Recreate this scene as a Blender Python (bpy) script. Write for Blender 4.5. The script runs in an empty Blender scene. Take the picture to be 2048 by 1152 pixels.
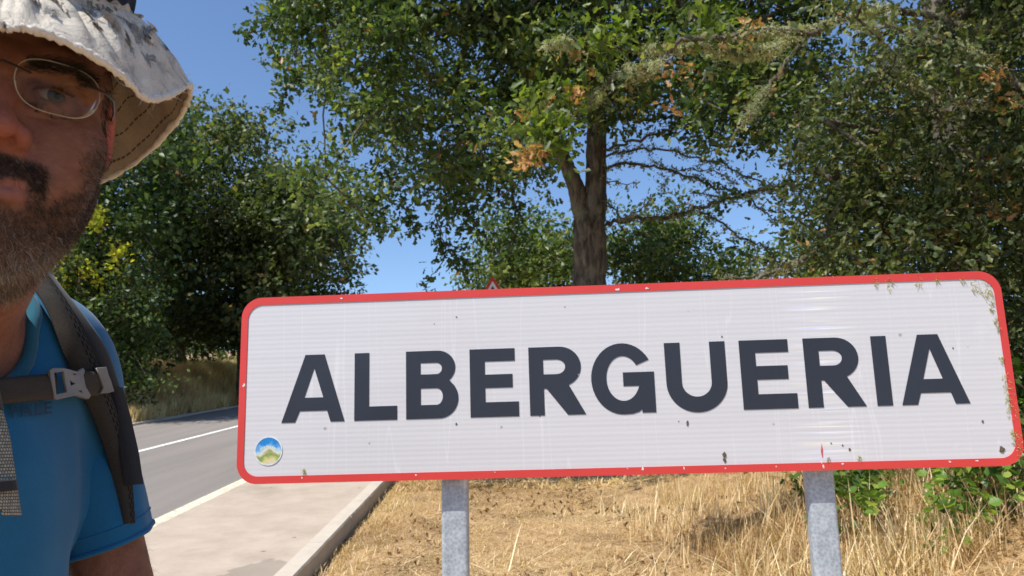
import bpy, bmesh, math, random
import numpy as np
from mathutils import Vector, Matrix, noise as mnoise
rad = math.radians
SC = bpy.context.scene
COL = SC.collection
RNG = np.random.default_rng(7)
random.seed(7)

# ------------------------------------------------------------------ camera, sky, sun, exposure
CAM_H = 1.42                      # eye of the phone above the pavement under it
FPX = 1462.0                      # focal length in pixels of the 2048 px wide photograph
PITCH, YAW, ROLL = rad(10.0), rad(-1.13466), rad(-1.2)
_F = np.array([0, math.cos(PITCH), math.sin(PITCH)]); _R = np.array([1., 0, 0]); _U = np.cross(_R, _F)
_c, _s = math.cos(ROLL), math.sin(ROLL)
_R, _U = _c*_R + _s*_U, -_s*_R + _c*_U
_Y = np.array([[math.cos(YAW), -math.sin(YAW), 0], [math.sin(YAW), math.cos(YAW), 0], [0, 0, 1]])
CM = np.stack([_Y@_R, _Y@_U, _Y@_F], 1)          # columns: right, up, forward
CAMPOS = np.array([0, 0, CAM_H])
cam_data = bpy.data.cameras.new("camera"); cam = bpy.data.objects.new("camera", cam_data); COL.objects.link(cam)
cam_data.sensor_width = 36.0; cam_data.lens = 36.0*FPX/2048.0
cam_data.clip_start = 0.02; cam_data.clip_end = 3000.0
m = Matrix.Identity(4)
for i in range(3):
    m[i][0] = CM[i, 0]; m[i][1] = CM[i, 1]; m[i][2] = -CM[i, 2]; m[i][3] = CAMPOS[i]
cam.matrix_world = m
cam_data.dof.use_dof = True; cam_data.dof.focus_distance = 1.05; cam_data.dof.aperture_fstop = 14.0
SC.camera = cam

SUN_EL, SUN_AZ = rad(57.0), (-0.74, -0.67)        # direction towards the sun (x, y)
_n = math.hypot(*SUN_AZ)
SUN_DIR = np.array([SUN_AZ[0]/_n*math.cos(SUN_EL), SUN_AZ[1]/_n*math.cos(SUN_EL), math.sin(SUN_EL)])
world = bpy.data.worlds.new("World"); SC.world = world; world.use_nodes = True
wn = world.node_tree
bgn = wn.nodes["Background"]; sky = wn.nodes.new("ShaderNodeTexSky")
sky.sky_type = 'NISHITA'; sky.sun_disc = False
sky.sun_elevation = SUN_EL; sky.sun_rotation = math.atan2(SUN_DIR[0], SUN_DIR[1])
sky.air_density = 1.0; sky.dust_density = 0.7; sky.ozone_density = 6.0; sky.altitude = 200
bgn.inputs[1].default_value = 0.140
wn.links.new(sky.outputs[0], bgn.inputs[0])
sd = bpy.data.lights.new("sun", 'SUN'); sun = bpy.data.objects.new("sun", sd); COL.objects.link(sun)
sd.energy = 4.8; sd.angle = rad(0.53); sd.color = (1.0, 0.955, 0.88)
sun.rotation_euler = Vector(SUN_DIR).to_track_quat('Z', 'Y').to_euler()
sun.location = (0, 0, 20)
SC.view_settings.view_transform = 'Standard'; SC.view_settings.look = 'None'
SC.view_settings.exposure = 0.38; SC.view_settings.gamma = 1.0
try: SC.view_settings.use_curve_mapping = False
except Exception: pass
SC.cycles.max_bounces = 6; SC.cycles.transparent_max_bounces = 8

# ------------------------------------------------------------------ helpers
def pix(px, py, z):
    """world point seen at photo pixel (px, py) at depth z along the optical axis"""
    return CAMPOS + CM @ np.array([(px-1024)/FPX*z, -(py-576)/FPX*z, z])
def ray(px, py):
    v = CM @ np.array([(px-1024)/FPX, -(py-576)/FPX, 1.0]); return v/np.linalg.norm(v)
def topix(P):
    q = CM.T @ (np.asarray(P)-CAMPOS); return 1024+FPX*q[0]/q[2], 576-FPX*q[1]/q[2], q[2]

def empty(name, loc, label=None, cat=None, group=None, M=None):
    o = bpy.data.objects.new(name, None); COL.objects.link(o)
    if M is not None: o.matrix_world = M
    else: o.location = loc
    o.empty_display_size = 0.1
    if label: o['label'] = label
    if cat: o['category'] = cat
    if group: o['group'] = group
    return o
def tag(o, label=None, cat=None, group=None, kind=None):
    if label: o['label'] = label
    if cat: o['category'] = cat
    if group: o['group'] = group
    if kind: o['kind'] = kind
    return o
def link(o, parent=None):
    COL.objects.link(o)
    if parent is not None:
        o.parent = parent
        bpy.context.view_layer.update()
        o.matrix_parent_inverse = parent.matrix_world.inverted()
    return o
def mesh_np(name, V, faces, mats, parent=None, attrs=None, smooth=False, midx=None, uv=None):
    """V (n,3); faces (m,3) or (m,4) array or list of lists -> one mesh object, world coordinates"""
    me = bpy.data.meshes.new(name)
    V = np.asarray(V, dtype=np.float32)
    if isinstance(faces, np.ndarray) and faces.ndim == 2:
        m, k = faces.shape
        me.vertices.add(len(V)); me.vertices.foreach_set("co", V.ravel())
        me.loops.add(m*k); me.loops.foreach_set("vertex_index", faces.astype(np.int32).ravel())
        me.polygons.add(m); me.polygons.foreach_set("loop_start", np.arange(0, m*k, k, dtype=np.int32))
        if smooth: me.polygons.foreach_set("use_smooth", np.ones(m, dtype=bool))
        if midx is not None: me.polygons.foreach_set("material_index", np.asarray(midx, dtype=np.int32))
        me.update(calc_edges=True)
    else:
        me.from_pydata([tuple(map(float, v)) for v in V], [], [tuple(int(i) for i in f) for f in faces])
        if smooth: me.polygons.foreach_set("use_smooth", np.ones(len(me.polygons), dtype=bool))
        if midx is not None: me.polygons.foreach_set("material_index", np.asarray(midx, dtype=np.int32))
        me.update()
    me.validate(clean_customdata=False)
    if attrs:
        for an, av in attrs.items():
            a = me.attributes.new(an, 'FLOAT', 'POINT'); a.data.foreach_set("value", np.asarray(av, dtype=np.float32))
    if uv is not None:
        l = me.uv_layers.new(name="UVMap")
        vi = np.zeros(len(me.loops), dtype=np.int32); me.loops.foreach_get("vertex_index", vi)
        l.data.foreach_set("uv", np.asarray(uv, dtype=np.float32)[vi].ravel())
    if not isinstance(mats, (list, tuple)): mats = [mats]
    for mm in mats: me.materials.append(mm)
    o = bpy.data.objects.new(name, me)
    return link(o, parent)
def bm_obj(name, bm, mat, parent=None, smooth=False):
    me = bpy.data.meshes.new(name); bm.to_mesh(me); bm.free()
    if smooth: me.polygons.foreach_set("use_smooth", np.ones(len(me.polygons), dtype=bool))
    for mm in (mat if isinstance(mat, (list, tuple)) else [mat]): me.materials.append(mm)
    return link(bpy.data.objects.new(name, me), parent)
def tube_np(path, radii, sides=8, closed_ends=True, jitter=0.0, rng=RNG):
    path = np.asarray(path, float); n = len(path); radii = np.broadcast_to(radii, (n,)).astype(float)
    T = np.gradient(path, axis=0); T /= np.linalg.norm(T, axis=1)[:, None]+1e-12
    up = np.array([0.13, 0.21, 0.97]); 
    if abs(T[0]@up) > .9: up = np.array([1., .1, .05])
    A = np.cross(T, up); A /= np.linalg.norm(A, axis=1)[:, None]+1e-12; B = np.cross(T, A)
    ang = np.linspace(0, 2*np.pi, sides, endpoint=False)
    R = radii[:, None]*(1+jitter*rng.standard_normal((n, sides)))
    V = path[:, None, :] + R[..., None]*(np.cos(ang)[None, :, None]*A[:, None, :] + np.sin(ang)[None, :, None]*B[:, None, :])
    V = V.reshape(-1, 3); F = []
    i = np.arange(n-1)[:, None]*sides; j = np.arange(sides)[None, :]; j2 = (j+1) % sides
    F = np.stack([i+j, i+j2, i+sides+j2, i+sides+j], -1).reshape(-1, 4)
    return V, F
def join_np(parts):
    Vs, Fs, o = [], [], 0
    for V, F in parts:
        Vs.append(V); Fs.append(F+o); o += len(V)
    return np.concatenate(Vs), np.concatenate(Fs)

# ------------------------------------------------------------------ materials
def mat(name, color=(.5, .5, .5), rough=.6, spec=.4, metal=0.0):
    M = bpy.data.materials.new(name); M.use_nodes = True
    b = M.node_tree.nodes["Principled BSDF"]
    b.inputs["Base Color"].default_value = (*color, 1); b.inputs["Roughness"].default_value = rough
    b.inputs["Specular IOR Level"].default_value = spec; b.inputs["Metallic"].default_value = metal
    return M, M.node_tree, b
def N(nt, t, **kw):
    n = nt.nodes.new(t)
    for k, v in kw.items():
        if k in n.inputs.keys(): n.inputs[k].default_value = v
        else: setattr(n, k, v)
    return n
def ramp(nt, stops, fac=None, interp='LINEAR'):
    r = nt.nodes.new("ShaderNodeValToRGB"); cr = r.color_ramp; cr.interpolation = interp
    while len(cr.elements) < len(stops): cr.elements.new(0.5)
    for e, (p, c) in zip(cr.elements, stops):
        e.position = p; e.color = (*c, 1) if len(c) == 3 else c
    if fac is not None: nt.links.new(fac, r.inputs[0])
    return r
def mixc(nt, fac, a, b, mode='MIX'):
    n = nt.nodes.new("ShaderNodeMix"); n.data_type = 'RGBA'; n.blend_type = mode
    for sock, v in ((n.inputs[0], fac), (n.inputs[6], a), (n.inputs[7], b)):
        if isinstance(v, (int, float)): sock.default_value = v
        elif isinstance(v, tuple): sock.default_value = (*v, 1)
        else: nt.links.new(v, sock)
    return n.outputs[2]
def math_(nt, op, a, b=None, clamp=False):
    n = nt.nodes.new("ShaderNodeMath"); n.operation = op; n.use_clamp = clamp
    for k, v in enumerate((a, b)):
        if v is None: continue
        if isinstance(v, (int, float)): n.inputs[k].default_value = v
        else: nt.links.new(v, n.inputs[k])
    return n.outputs[0]
def coords(nt, kind="Object", scale=(1, 1, 1), rot=(0, 0, 0)):
    tc = nt.nodes.new("ShaderNodeTexCoord"); mp = nt.nodes.new("ShaderNodeMapping")
    mp.inputs["Scale"].default_value = scale; mp.inputs["Rotation"].default_value = rot
    nt.links.new(tc.outputs[kind], mp.inputs[0]); return mp.outputs[0]
def noise_t(nt, vec, scale, detail=4, rough=.55, dist=0.0):
    n = nt.nodes.new("ShaderNodeTexNoise"); n.inputs["Scale"].default_value = scale
    n.inputs["Detail"].default_value = detail; n.inputs["Roughness"].default_value = rough
    n.inputs["Distortion"].default_value = dist
    if vec is not None: nt.links.new(vec, n.inputs["Vector"])
    return n.outputs[0]
def bump(nt, b, h, strength=.3, dist=.01):
    n = nt.nodes.new("ShaderNodeBump"); n.inputs["Strength"].default_value = strength; n.inputs["Distance"].default_value = dist
    nt.links.new(h, n.inputs["Height"]); nt.links.new(n.outputs[0], b.inputs["Normal"]); return n
def noisy(name, c1, c2, scale, rough=.8, bstr=.3, bdist=.005, spec=.3, detail=6, c3=None, scale3=1.0, metal=0.0):
    M, nt, b = mat(name, c1, rough, spec, metal)
    v = coords(nt); n = noise_t(nt, v, scale, detail)
    r = ramp(nt, [(.32, c1), (.68, c2)], n).outputs[0]
    if c3 is not None:
        n3 = noise_t(nt, v, scale3, 3); f = ramp(nt, [(.5, (0, 0, 0)), (.62, (1, 1, 1))], n3).outputs[0]
        r = mixc(nt, f, r, c3)
    nt.links.new(r, b.inputs["Base Color"]); bump(nt, b, n, bstr, bdist)
    return M
def leaf_mat(name, stops, trans=.35, rough=.45, spec=.35):
    M, nt, b = mat(name, (.1, .1, .1), rough, spec)
    a = nt.nodes.new("ShaderNodeAttribute"); a.attribute_name = "tint"
    r = ramp(nt, stops, a.outputs["Fac"])
    nt.links.new(r.outputs[0], b.inputs["Base Color"])
    tr = nt.nodes.new("ShaderNodeBsdfTranslucent")
    bright = mixc(nt, 1.0, r.outputs[0], (1.5, 1.7, .7), 'MULTIPLY'); nt.links.new(bright, tr.inputs[0])
    mx = nt.nodes.new("ShaderNodeMixShader"); mx.inputs[0].default_value = trans
    nt.links.new(b.outputs[0], mx.inputs[1]); nt.links.new(tr.outputs[0], mx.inputs[2])
    nt.links.new(mx.outputs[0], nt.nodes["Material Output"].inputs[0])
    return M
# ------------------------------------------------------------------ ground, road, pavement, kerb
SLOPE = 0.0768806
def base_z(x, y):
    y = np.asarray(y, float)
    return SLOPE*np.where(y < 90, y, 90+18*(1-np.exp(-(np.maximum(y, 90)-90)/18))) + 0*np.asarray(x, float)
def sstep(a, b, x):
    t = np.clip((x-a)/(b-a), 0, 1); return t*t*(3-2*t)
def gz(x, y):
    x = np.asarray(x, float); y = np.asarray(y, float)
    z = base_z(x, y)
    z = z - .12*sstep(-9.3, -9.1, x)
    right = sstep(1.2, 4.5, x)*.75*sstep(1.0, 4.0, y) + np.clip(x-4.5, 0, 30)*.08
    left = sstep(-9.4, -11.6, x)*1.15 + np.clip(-x-11.6, 0, 40)*.10
    n = .03*np.sin(x*2.3+y*1.1)*np.sin(y*1.7-x*.6)*((x > -1.1) | (x < -9.6)) + .12*np.sin(x*.6+1)*np.sin(y*.45)*(x < -10.5)
    return z + right + left + n

M_soil = noisy("dry_soil", (.30, .19, .095), (.46, .31, .17), 9, .95, .6, .03, c3=(.24, .155, .08), scale3=2.2)
xs = np.unique(np.concatenate([np.linspace(-300, -30, 12), np.linspace(-30, -9.6, 50), [-9.3, -9.25, -9.2, -9.1, -6, -3, -1.55, -1.42, -1.385],
                               np.linspace(-1.36, 8, 72), np.linspace(8, 30, 20), np.linspace(30, 300, 12)]))
ys = np.unique(np.concatenate([np.linspace(-60, -2, 14), np.linspace(-2, 14, 110), np.linspace(14, 60, 60), np.linspace(60, 600, 25)]))
X, Y = np.meshgrid(xs, ys)
Z = gz(X, Y)
V = np.stack([X, Y, Z], -1).reshape(-1, 3); nx = len(xs); ny = len(ys)
i = (np.arange(ny-1)[:, None]*nx+np.arange(nx-1)[None, :]).ravel()
F = np.stack([i, i+1, i+nx+1, i+nx], 1)
tag(mesh_np("ground", V, F, M_soil, smooth=True), kind="structure")

def strip(name, x0, x1, y0, y1, top, thick, material, n=40, parent=None, kind="structure", nxx=2):
    yy = np.linspace(y0, y1, n) if y1 <= 90 else np.unique(np.concatenate([np.linspace(y0, 89, n), np.linspace(90, y1, 12)]))
    n = len(yy); xx = np.linspace(x0, x1, nxx); V = []; 
    for y in yy:
        zt = float(base_z(0, y))+top
        for x in xx: V.append((x, y, zt))
    for y in yy:
        zt = float(base_z(0, y))+top
        V.append((x0, y, zt-thick)); V.append((x1, y, zt-thick))
    F = []; o = n*nxx
    for a in range(n-1):
        for c in range(nxx-1):
            k = a*nxx+c; F.append((k, k+1, k+nxx+1, k+nxx))
        F.append((a*nxx, (a+1)*nxx, o+2*a+2, o+2*a))
        F.append((a*nxx+nxx-1, o+2*a+1, o+2*a+3, (a+1)*nxx+nxx-1))
    F.append(list(range(nxx))[::-1]+[o, o+1]); F.append([(n-1)*nxx+c for c in range(nxx)]+[o+2*n-1, o+2*n-2])
    ob = mesh_np(name, np.array(V), F, material, parent)
    if kind: ob['kind'] = kind
    return ob
def asphalt():
    M, nt, b = mat("asphalt", (.11, .105, .10), .85, .25)
    v = coords(nt); n1 = noise_t(nt, v, 55, 5); n2 = noise_t(nt, coords(nt, scale=(1.6, .12, 1)), 1.2, 4)
    c = ramp(nt, [(.3, (.165, .147, .132)), (.7, (.23, .206, .185))], n1).outputs[0]
    c = mixc(nt, ramp(nt, [(.35, (0, 0, 0)), (.7, (.6, .6, .6))], n2).outputs[0], c, (.28, .247, .22))
    nt.links.new(c, b.inputs["Base Color"]); bump(nt, b, n1, .4, .006); return M
def concrete(name, c1, c2, stain=(.2, .17, .13)):
    M, nt, b = mat(name, c1, .9, .2)
    v = coords(nt); n1 = noise_t(nt, v, 3.0, 8, .65); n2 = noise_t(nt, v, 130, 3); n3 = noise_t(nt, v, 1.1, 4)
    c = ramp(nt, [(.3, c1), (.7, c2)], n1).outputs[0]
    c = mixc(nt, ramp(nt, [(.57, (0, 0, 0)), (.68, (.35, .35, .35))], n3).outputs[0], c, stain)
    vo = nt.nodes.new("ShaderNodeTexVoronoi"); vo.inputs["Scale"].default_value = 3.1; nt.links.new(v, vo.inputs["Vector"])
    sp = ramp(nt, [(.03, (.8, .8, .8)), (.07, (0, 0, 0))], vo.outputs["Distance"]).outputs[0]
    c = mixc(nt, sp, c, (.10, .08, .06))
    c = mixc(nt, .25, c, n2, 'SOFT_LIGHT')
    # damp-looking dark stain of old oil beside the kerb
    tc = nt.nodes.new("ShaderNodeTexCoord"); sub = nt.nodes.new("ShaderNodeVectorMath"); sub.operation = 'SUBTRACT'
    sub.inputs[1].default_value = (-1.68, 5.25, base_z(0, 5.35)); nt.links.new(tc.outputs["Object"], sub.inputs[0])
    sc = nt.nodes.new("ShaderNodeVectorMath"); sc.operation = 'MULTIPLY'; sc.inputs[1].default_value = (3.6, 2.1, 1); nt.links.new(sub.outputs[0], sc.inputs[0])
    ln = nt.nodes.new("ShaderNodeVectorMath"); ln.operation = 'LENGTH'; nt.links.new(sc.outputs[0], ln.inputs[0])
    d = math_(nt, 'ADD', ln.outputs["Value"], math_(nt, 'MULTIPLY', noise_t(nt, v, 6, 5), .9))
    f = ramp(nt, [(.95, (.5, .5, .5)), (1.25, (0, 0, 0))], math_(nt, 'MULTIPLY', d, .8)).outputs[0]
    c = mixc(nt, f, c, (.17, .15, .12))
    nt.links.new(c, b.inputs["Base Color"]); bump(nt, b, n2, .25, .003); return M
def paint(name, c):
    M, nt, b = mat(name, c, .7, .3)
    v = coords(nt); n = noise_t(nt, v, 14, 6, .7)
    r = ramp(nt, [(.36, (c[0]*.55, c[1]*.52, c[2]*.5)), (.5, c)], n).outputs[0]
    nt.links.new(r, b.inputs["Base Color"]); return M
M_asph = asphalt(); M_conc = concrete("pavement_concrete", (.365, .295, .23), (.46, .38, .305))
M_kerb = concrete("kerb_concrete", (.43, .375, .30), (.55, .48, .40))
M_white = paint("road_paint", (.78, .77, .74)); M_cream = paint("gutter_cream", (.70, .62, .46))
strip("road", -9.0, -3.255, -30, 300, -.015, .12, M_asph, 60)
strip("pavement", -3.095, -1.5235, -30, 60, .0, .14, M_conc, 40)
strip("road_edge_marking", -3.25, -3.10, -30, 60, -.004, .10, M_cream, 40)
strip("road_centre_marking", -6.22, -6.10, -30, 90, -.011, .003, M_white, 60)
strip("far_gutter", -9.2, -9.005, -30, 90, .03, .16, M_kerb, 60)
M_clod = None
kerb = empty("kerb", (-1.45, 0, 0)); kerb['kind'] = "structure"
rk = np.random.default_rng(3)
def kerb_stone_mesh(seed):
    r = np.random.default_rng(seed); bm = bmesh.new(); n = 10; L = .994
    rows = []
    for a in range(n+1):
        y = L*a/n; e = .006*r.standard_normal(4)
        zt = SLOPE*y
        prof = [(-.072, -.02), (-.072, .016), (-.066, .024+e[1]*.2), (.0, .026+e[1]*.3), (.062+e[2]*.3, .024+e[2]*.2), (.072+e[2]*.5, .008), (.074+e[3]*.5, -.26)]
        rows.append([bm.verts.new((p[0], y, p[1]+zt)) for p in prof])
    for a in range(n):
        for c in range(len(rows[0])-1):
            bm.faces.new((rows[a][c], rows[a][c+1], rows[a+1][c+1], rows[a+1][c]))
    bm.faces.new(rows[0][::-1]); bm.faces.new(rows[-1])
    bmesh.ops.recalc_face_normals(bm, faces=bm.faces)
    me = bpy.data.meshes.new("kerb_stone"); bm.to_mesh(me); bm.free(); me.materials.append(M_kerb); return me
kms = [kerb_stone_mesh(s) for s in range(4)]
for k in range(34):
    o = bpy.data.objects.new("kerb_stone", kms[k % 4]); COL.objects.link(o)
    y = -4+k*1.0
    o.location = (0, y, SLOPE*y); o.parent = kerb
    o.rotation_euler = (0, rk.normal(0, .004), rk.normal(0, .0015))
# ------------------------------------------------------------------ the town sign
SO = np.array([-0.63280584, 1.81170327, -0.14555372+CAM_H])
SX = np.array([0.99744024, -0.07112069, 0.00740343]); SZ = np.array([-0.00770712, -0.00399656, 0.99996231])
SX /= np.linalg.norm(SX); SZ -= SX*(SX@SZ); SZ /= np.linalg.norm(SZ); SN = np.cross(SX, SZ)   # SN: away from the face? checked below
if SN[1] > 0: SN = -SN                       # towards the viewer
SW, SH = 1.8272, 0.45
def S(u, w, t=0.0): return SO + u*SX + w*SZ + t*SN
def rrect(x0, y0, x1, y1, r, n=10):
    pts = []
    for cx, cy, a0 in ((x1-r, y1-r, 0), (x0+r, y1-r, 90), (x0+r, y0+r, 180), (x1-r, y0+r, 270)):
        for k in range(n+1):
            a = rad(a0+90*k/n); pts.append((cx+r*math.cos(a), cy+r*math.sin(a)))
    return pts
def slab(name, loops, t0, t1, material, parent, bev=0.0):
    """2-D outline loops (first outer, rest holes) in the plane of the sign -> solid between t0 and t1"""
    cu = bpy.data.curves.new("tmp", 'CURVE'); cu.dimensions = '2D'; cu.fill_mode = 'BOTH'
    cu.extrude = abs(t1-t0)/2
    for L in loops:
        sp = cu.splines.new('POLY'); sp.points.add(len(L)-1)
        for p, q in zip(sp.points, L): p.co = (q[0], q[1], 0, 1)
        sp.use_cyclic_u = True
    ob = bpy.data.objects.new("tmp", cu); COL.objects.link(ob)
    dg = bpy.context.evaluated_depsgraph_get(); dg.update()
    me = bpy.data.meshes.new_from_object(ob.evaluated_get(dg)); bpy.data.objects.remove(ob); bpy.data.curves.remove(cu)
    n = len(me.vertices); co = np.zeros(n*3, dtype=np.float32); me.vertices.foreach_get("co", co); co = co.reshape(-1, 3)
    W = SO[None]+co[:, :1]*SX+co[:, 1:2]*SZ+(co[:, 2:3]+(t0+t1)/2)*SN
    me.vertices.foreach_set("co", W.astype(np.float32).ravel()); me.name = name
    me.materials.clear(); me.materials.append(material); me.update()
    return link(bpy.data.objects.new(name, me), parent)

def sign_coords(nt):
    """(u, w) in metres in the plane of the sign"""
    tc = nt.nodes.new("ShaderNodeTexCoord"); sub = nt.nodes.new("ShaderNodeVectorMath"); sub.operation = 'SUBTRACT'
    nt.links.new(tc.outputs["Object"], sub.inputs[0]); sub.inputs[1].default_value = tuple(SO)
    outs = []
    for ax in (SX, SZ):
        d = nt.nodes.new("ShaderNodeVectorMath"); d.operation = 'DOT_PRODUCT'; d.inputs[1].default_value = tuple(ax)
        nt.links.new(sub.outputs[0], d.inputs[0]); outs.append(d.outputs["Value"])
    cb = nt.nodes.new("ShaderNodeCombineXYZ"); nt.links.new(outs[0], cb.inputs[0]); nt.links.new(outs[1], cb.inputs[1])
    return cb.outputs[0], outs[0], outs[1]
def sheet_white():
    M, nt, b = mat("reflective_sheet", (.80, .80, .81), .35, .5)
    v, u, w = sign_coords(nt)
    mp = nt.nodes.new("ShaderNodeMapping"); mp.inputs["Scale"].default_value = (1, 1, 1); nt.links.new(v, mp.inputs[0])
    # embossed rows of the retroreflective film
    rows = math_(nt, 'SINE', math_(nt, 'MULTIPLY', w, 2*math.pi/.0115))
    m2 = nt.nodes.new("ShaderNodeMapping"); m2.inputs["Scale"].default_value = (1.2, 55, 1); nt.links.new(v, m2.inputs[0])
    n_r = noise_t(nt, m2.outputs[0], 1.0, 3)
    base = mixc(nt, ramp(nt, [(.35, (0, 0, 0)), (.65, (1, 1, 1))], n_r).outputs[0], (.535, .52, .53), (.565, .55, .56))
    stripe = ramp(nt, [(.0, (.0, .0, .0)), (.9, (.13, .13, .13))], math_(nt, 'ADD', math_(nt, 'MULTIPLY', rows, .5), .5)).outputs[0]
    base = mixc(nt, stripe, base, (.68, .67, .67))
    # scuffs and grime
    sc = noise_t(nt, v, 5, 6, .7); base = mixc(nt, ramp(nt, [(.62, (0, 0, 0)), (.75, (.5, .5, .5))], sc).outputs[0], base, (.66, .66, .65))
    vo = nt.nodes.new("ShaderNodeTexVoronoi"); vo.inputs["Scale"].default_value = 9; nt.links.new(v, vo.inputs["Vector"])
    base = mixc(nt, ramp(nt, [(.03, (.7, .7, .7)), (.045, (0, 0, 0))], vo.outputs["Distance"]).outputs[0], base, (.28, .22, .17))
    m3 = nt.nodes.new("ShaderNodeMapping"); m3.inputs["Scale"].default_value = (9, .5, 1); m3.inputs["Rotation"].default_value = (0, 0, .12); nt.links.new(v, m3.inputs[0])
    scr = ramp(nt, [(.495, (0, 0, 0)), (.5, (.22, .22, .22)), (.505, (0, 0, 0))], noise_t(nt, m3.outputs[0], 1.3, 2)).outputs[0]
    base = mixc(nt, scr, base, (.8, .8, .8))
    # faint iridescent sheen of the prismatic film, painted into its colour in one band
    band = ramp(nt, [(0, (0, 0, 0)), (.35, (0, 0, 0)), (.5, (1, 1, 1)), (.65, (0, 0, 0))], math_(nt, 'ADD', math_(nt, 'MULTIPLY', math_(nt, 'SUBTRACT', u, 1.40), 1.6), .5)).outputs[0]
    m4 = nt.nodes.new("ShaderNodeMapping"); m4.inputs["Scale"].default_value = (4, 75, 1); nt.links.new(v, m4.inputs[0])
    ir = nt.nodes.new("ShaderNodeTexNoise"); ir.inputs["Scale"].default_value = 1.4; nt.links.new(m4.outputs[0], ir.inputs["Vector"])
    hue = ramp(nt, [(.3, (.55, .6, .95)), (.45, (.85, .85, .95)), (.55, (.95, .9, .6)), (.65, (.98, .75, .75)), (.75, (.65, .95, .85))], ir.outputs[0]).outputs[0]
    thr = ramp(nt, [(.5, (0, 0, 0)), (.68, (.75, .75, .75))], noise_t(nt, m2.outputs[0], 2.3, 2)).outputs[0]
    base = mixc(nt, math_(nt, 'MULTIPLY', band, thr), base, hue)
    nt.links.new(base, b.inputs["Base Color"])
    bump(nt, b, rows, .12, .0004)
    b.inputs["Coat Weight"].default_value = .15
    return M
def paint_chip(name, c, chip, rough=.4):
    M, nt, b = mat(name, c, rough, .4)
    v = coords(nt); n = noise_t(nt, v, 38, 5, .6); n2 = noise_t(nt, v, 4, 4)
    r = mixc(nt, ramp(nt, [(.3, (0, 0, 0)), (.7, (.55, .55, .55))], n2).outputs[0], c, (min(c[0]*1.25, 1), c[1]*1.5, c[2]*1.5))
    r = mixc(nt, ramp(nt, [(.73, (0, 0, 0)), (.75, (.8, .8, .8))], n).outputs[0], r, chip)
    nt.links.new(r, b.inputs["Base Color"]); return M
M_sheet = sheet_white()
M_red = paint_chip("sign_red", (.54, .042, .036), (.70, .60, .55))
M_letter = paint_chip("letter_navy", (.020, .023, .034), (.30, .31, .32), .45)
M_alu = noisy("sign_back_metal", (.38, .39, .40), (.5, .51, .52), 20, .45, .1, .001, metal=.7)
def galv():
    M, nt, b = mat("galvanised_steel", (.5, .53, .56), .48, .5, .35)
    v = coords(nt); vo = nt.nodes.new("ShaderNodeTexVoronoi"); vo.inputs["Scale"].default_value = 140; nt.links.new(v, vo.inputs["Vector"])
    n = noise_t(nt, v, 30, 6); n2 = noise_t(nt, coords(nt, scale=(1, 1, .25)), 16, 5)
    c = ramp(nt, [(.25, (.34, .38, .42)), (.75, (.50, .54, .58))], n).outputs[0]
    c = mixc(nt, .5, c, vo.outputs["Distance"], 'SOFT_LIGHT')
    c = mixc(nt, ramp(nt, [(.66, (0, 0, 0)), (.72, (.7, .7, .7))], n2).outputs[0], c, (.80, .80, .78))
    nt.links.new(c, b.inputs["Base Color"]); bump(nt, b, n, .15, .001); return M
M_galv = galv()
sign = empty("town_sign", tuple(S(SW/2, 0)-np.array([0, 0, S(0, 0)[2]-gz(.3, 1.75)])),
             "white town sign with red border and ALBERGUERIA in dark letters on two metal posts", "sign")
outer = rrect(0, 0, SW, SH, .05); inner = rrect(.0165, .0175, SW-.0165, SH-.0185, .036)
slab("sign_back", [rrect(.004, .004, SW-.004, SH-.004, .047)], -.022, -.003, M_alu, sign)
slab("white_panel", [rrect(.013, .013, SW-.013, SH-.013, .038)], -.003, .0, M_sheet, sign)
slab("red_border", [outer, inner], -.024, .0018, M_red, sign)
# letters: outlines measured in metres in the plane of the sign
B0, T0 = .142, .304
def arc(cx, cy, rx, ry, a0, a1, n=14): return [(cx+rx*math.cos(rad(a0+(a1-a0)*k/n)), cy+ry*math.sin(rad(a0+(a1-a0)*k/n))) for k in range(n+1)]
def let_A(x0, xt0, xt1, x1, hole, feet):
    return [[(x0, B0), (xt0, T0), (xt1, T0), (x1, B0), (feet[3], B0), (feet[2], .1685), (feet[1], .1685), (feet[0], B0)], hole[::-1]]
def let_E(x, x1, xm, x2, s=.0365): return [[(x, B0), (x, T0), (x1, T0), (x1, .2738), (x+s, .2738), (x+s, .2424), (xm, .2424), (xm, .2105), (x+s, .2105), (x+s, .1768), (x2, .1768), (x2, B0)]]
def let_R(x, s=.0345):
    o = [(x, B0), (x, T0)] + arc(x+.073, .2560, .0515, .048, 90, -66, 16) + [(x+.1325, B0), (x+.0895, B0), (x+.041, .2045), (x+s, .2045), (x+s, B0)]
    return [o, ([(x+s, .2385), (x+s, .2735)] + arc(x+.066, .2560, .021, .0175, 90, -90, 12))[::-1]]
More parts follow.
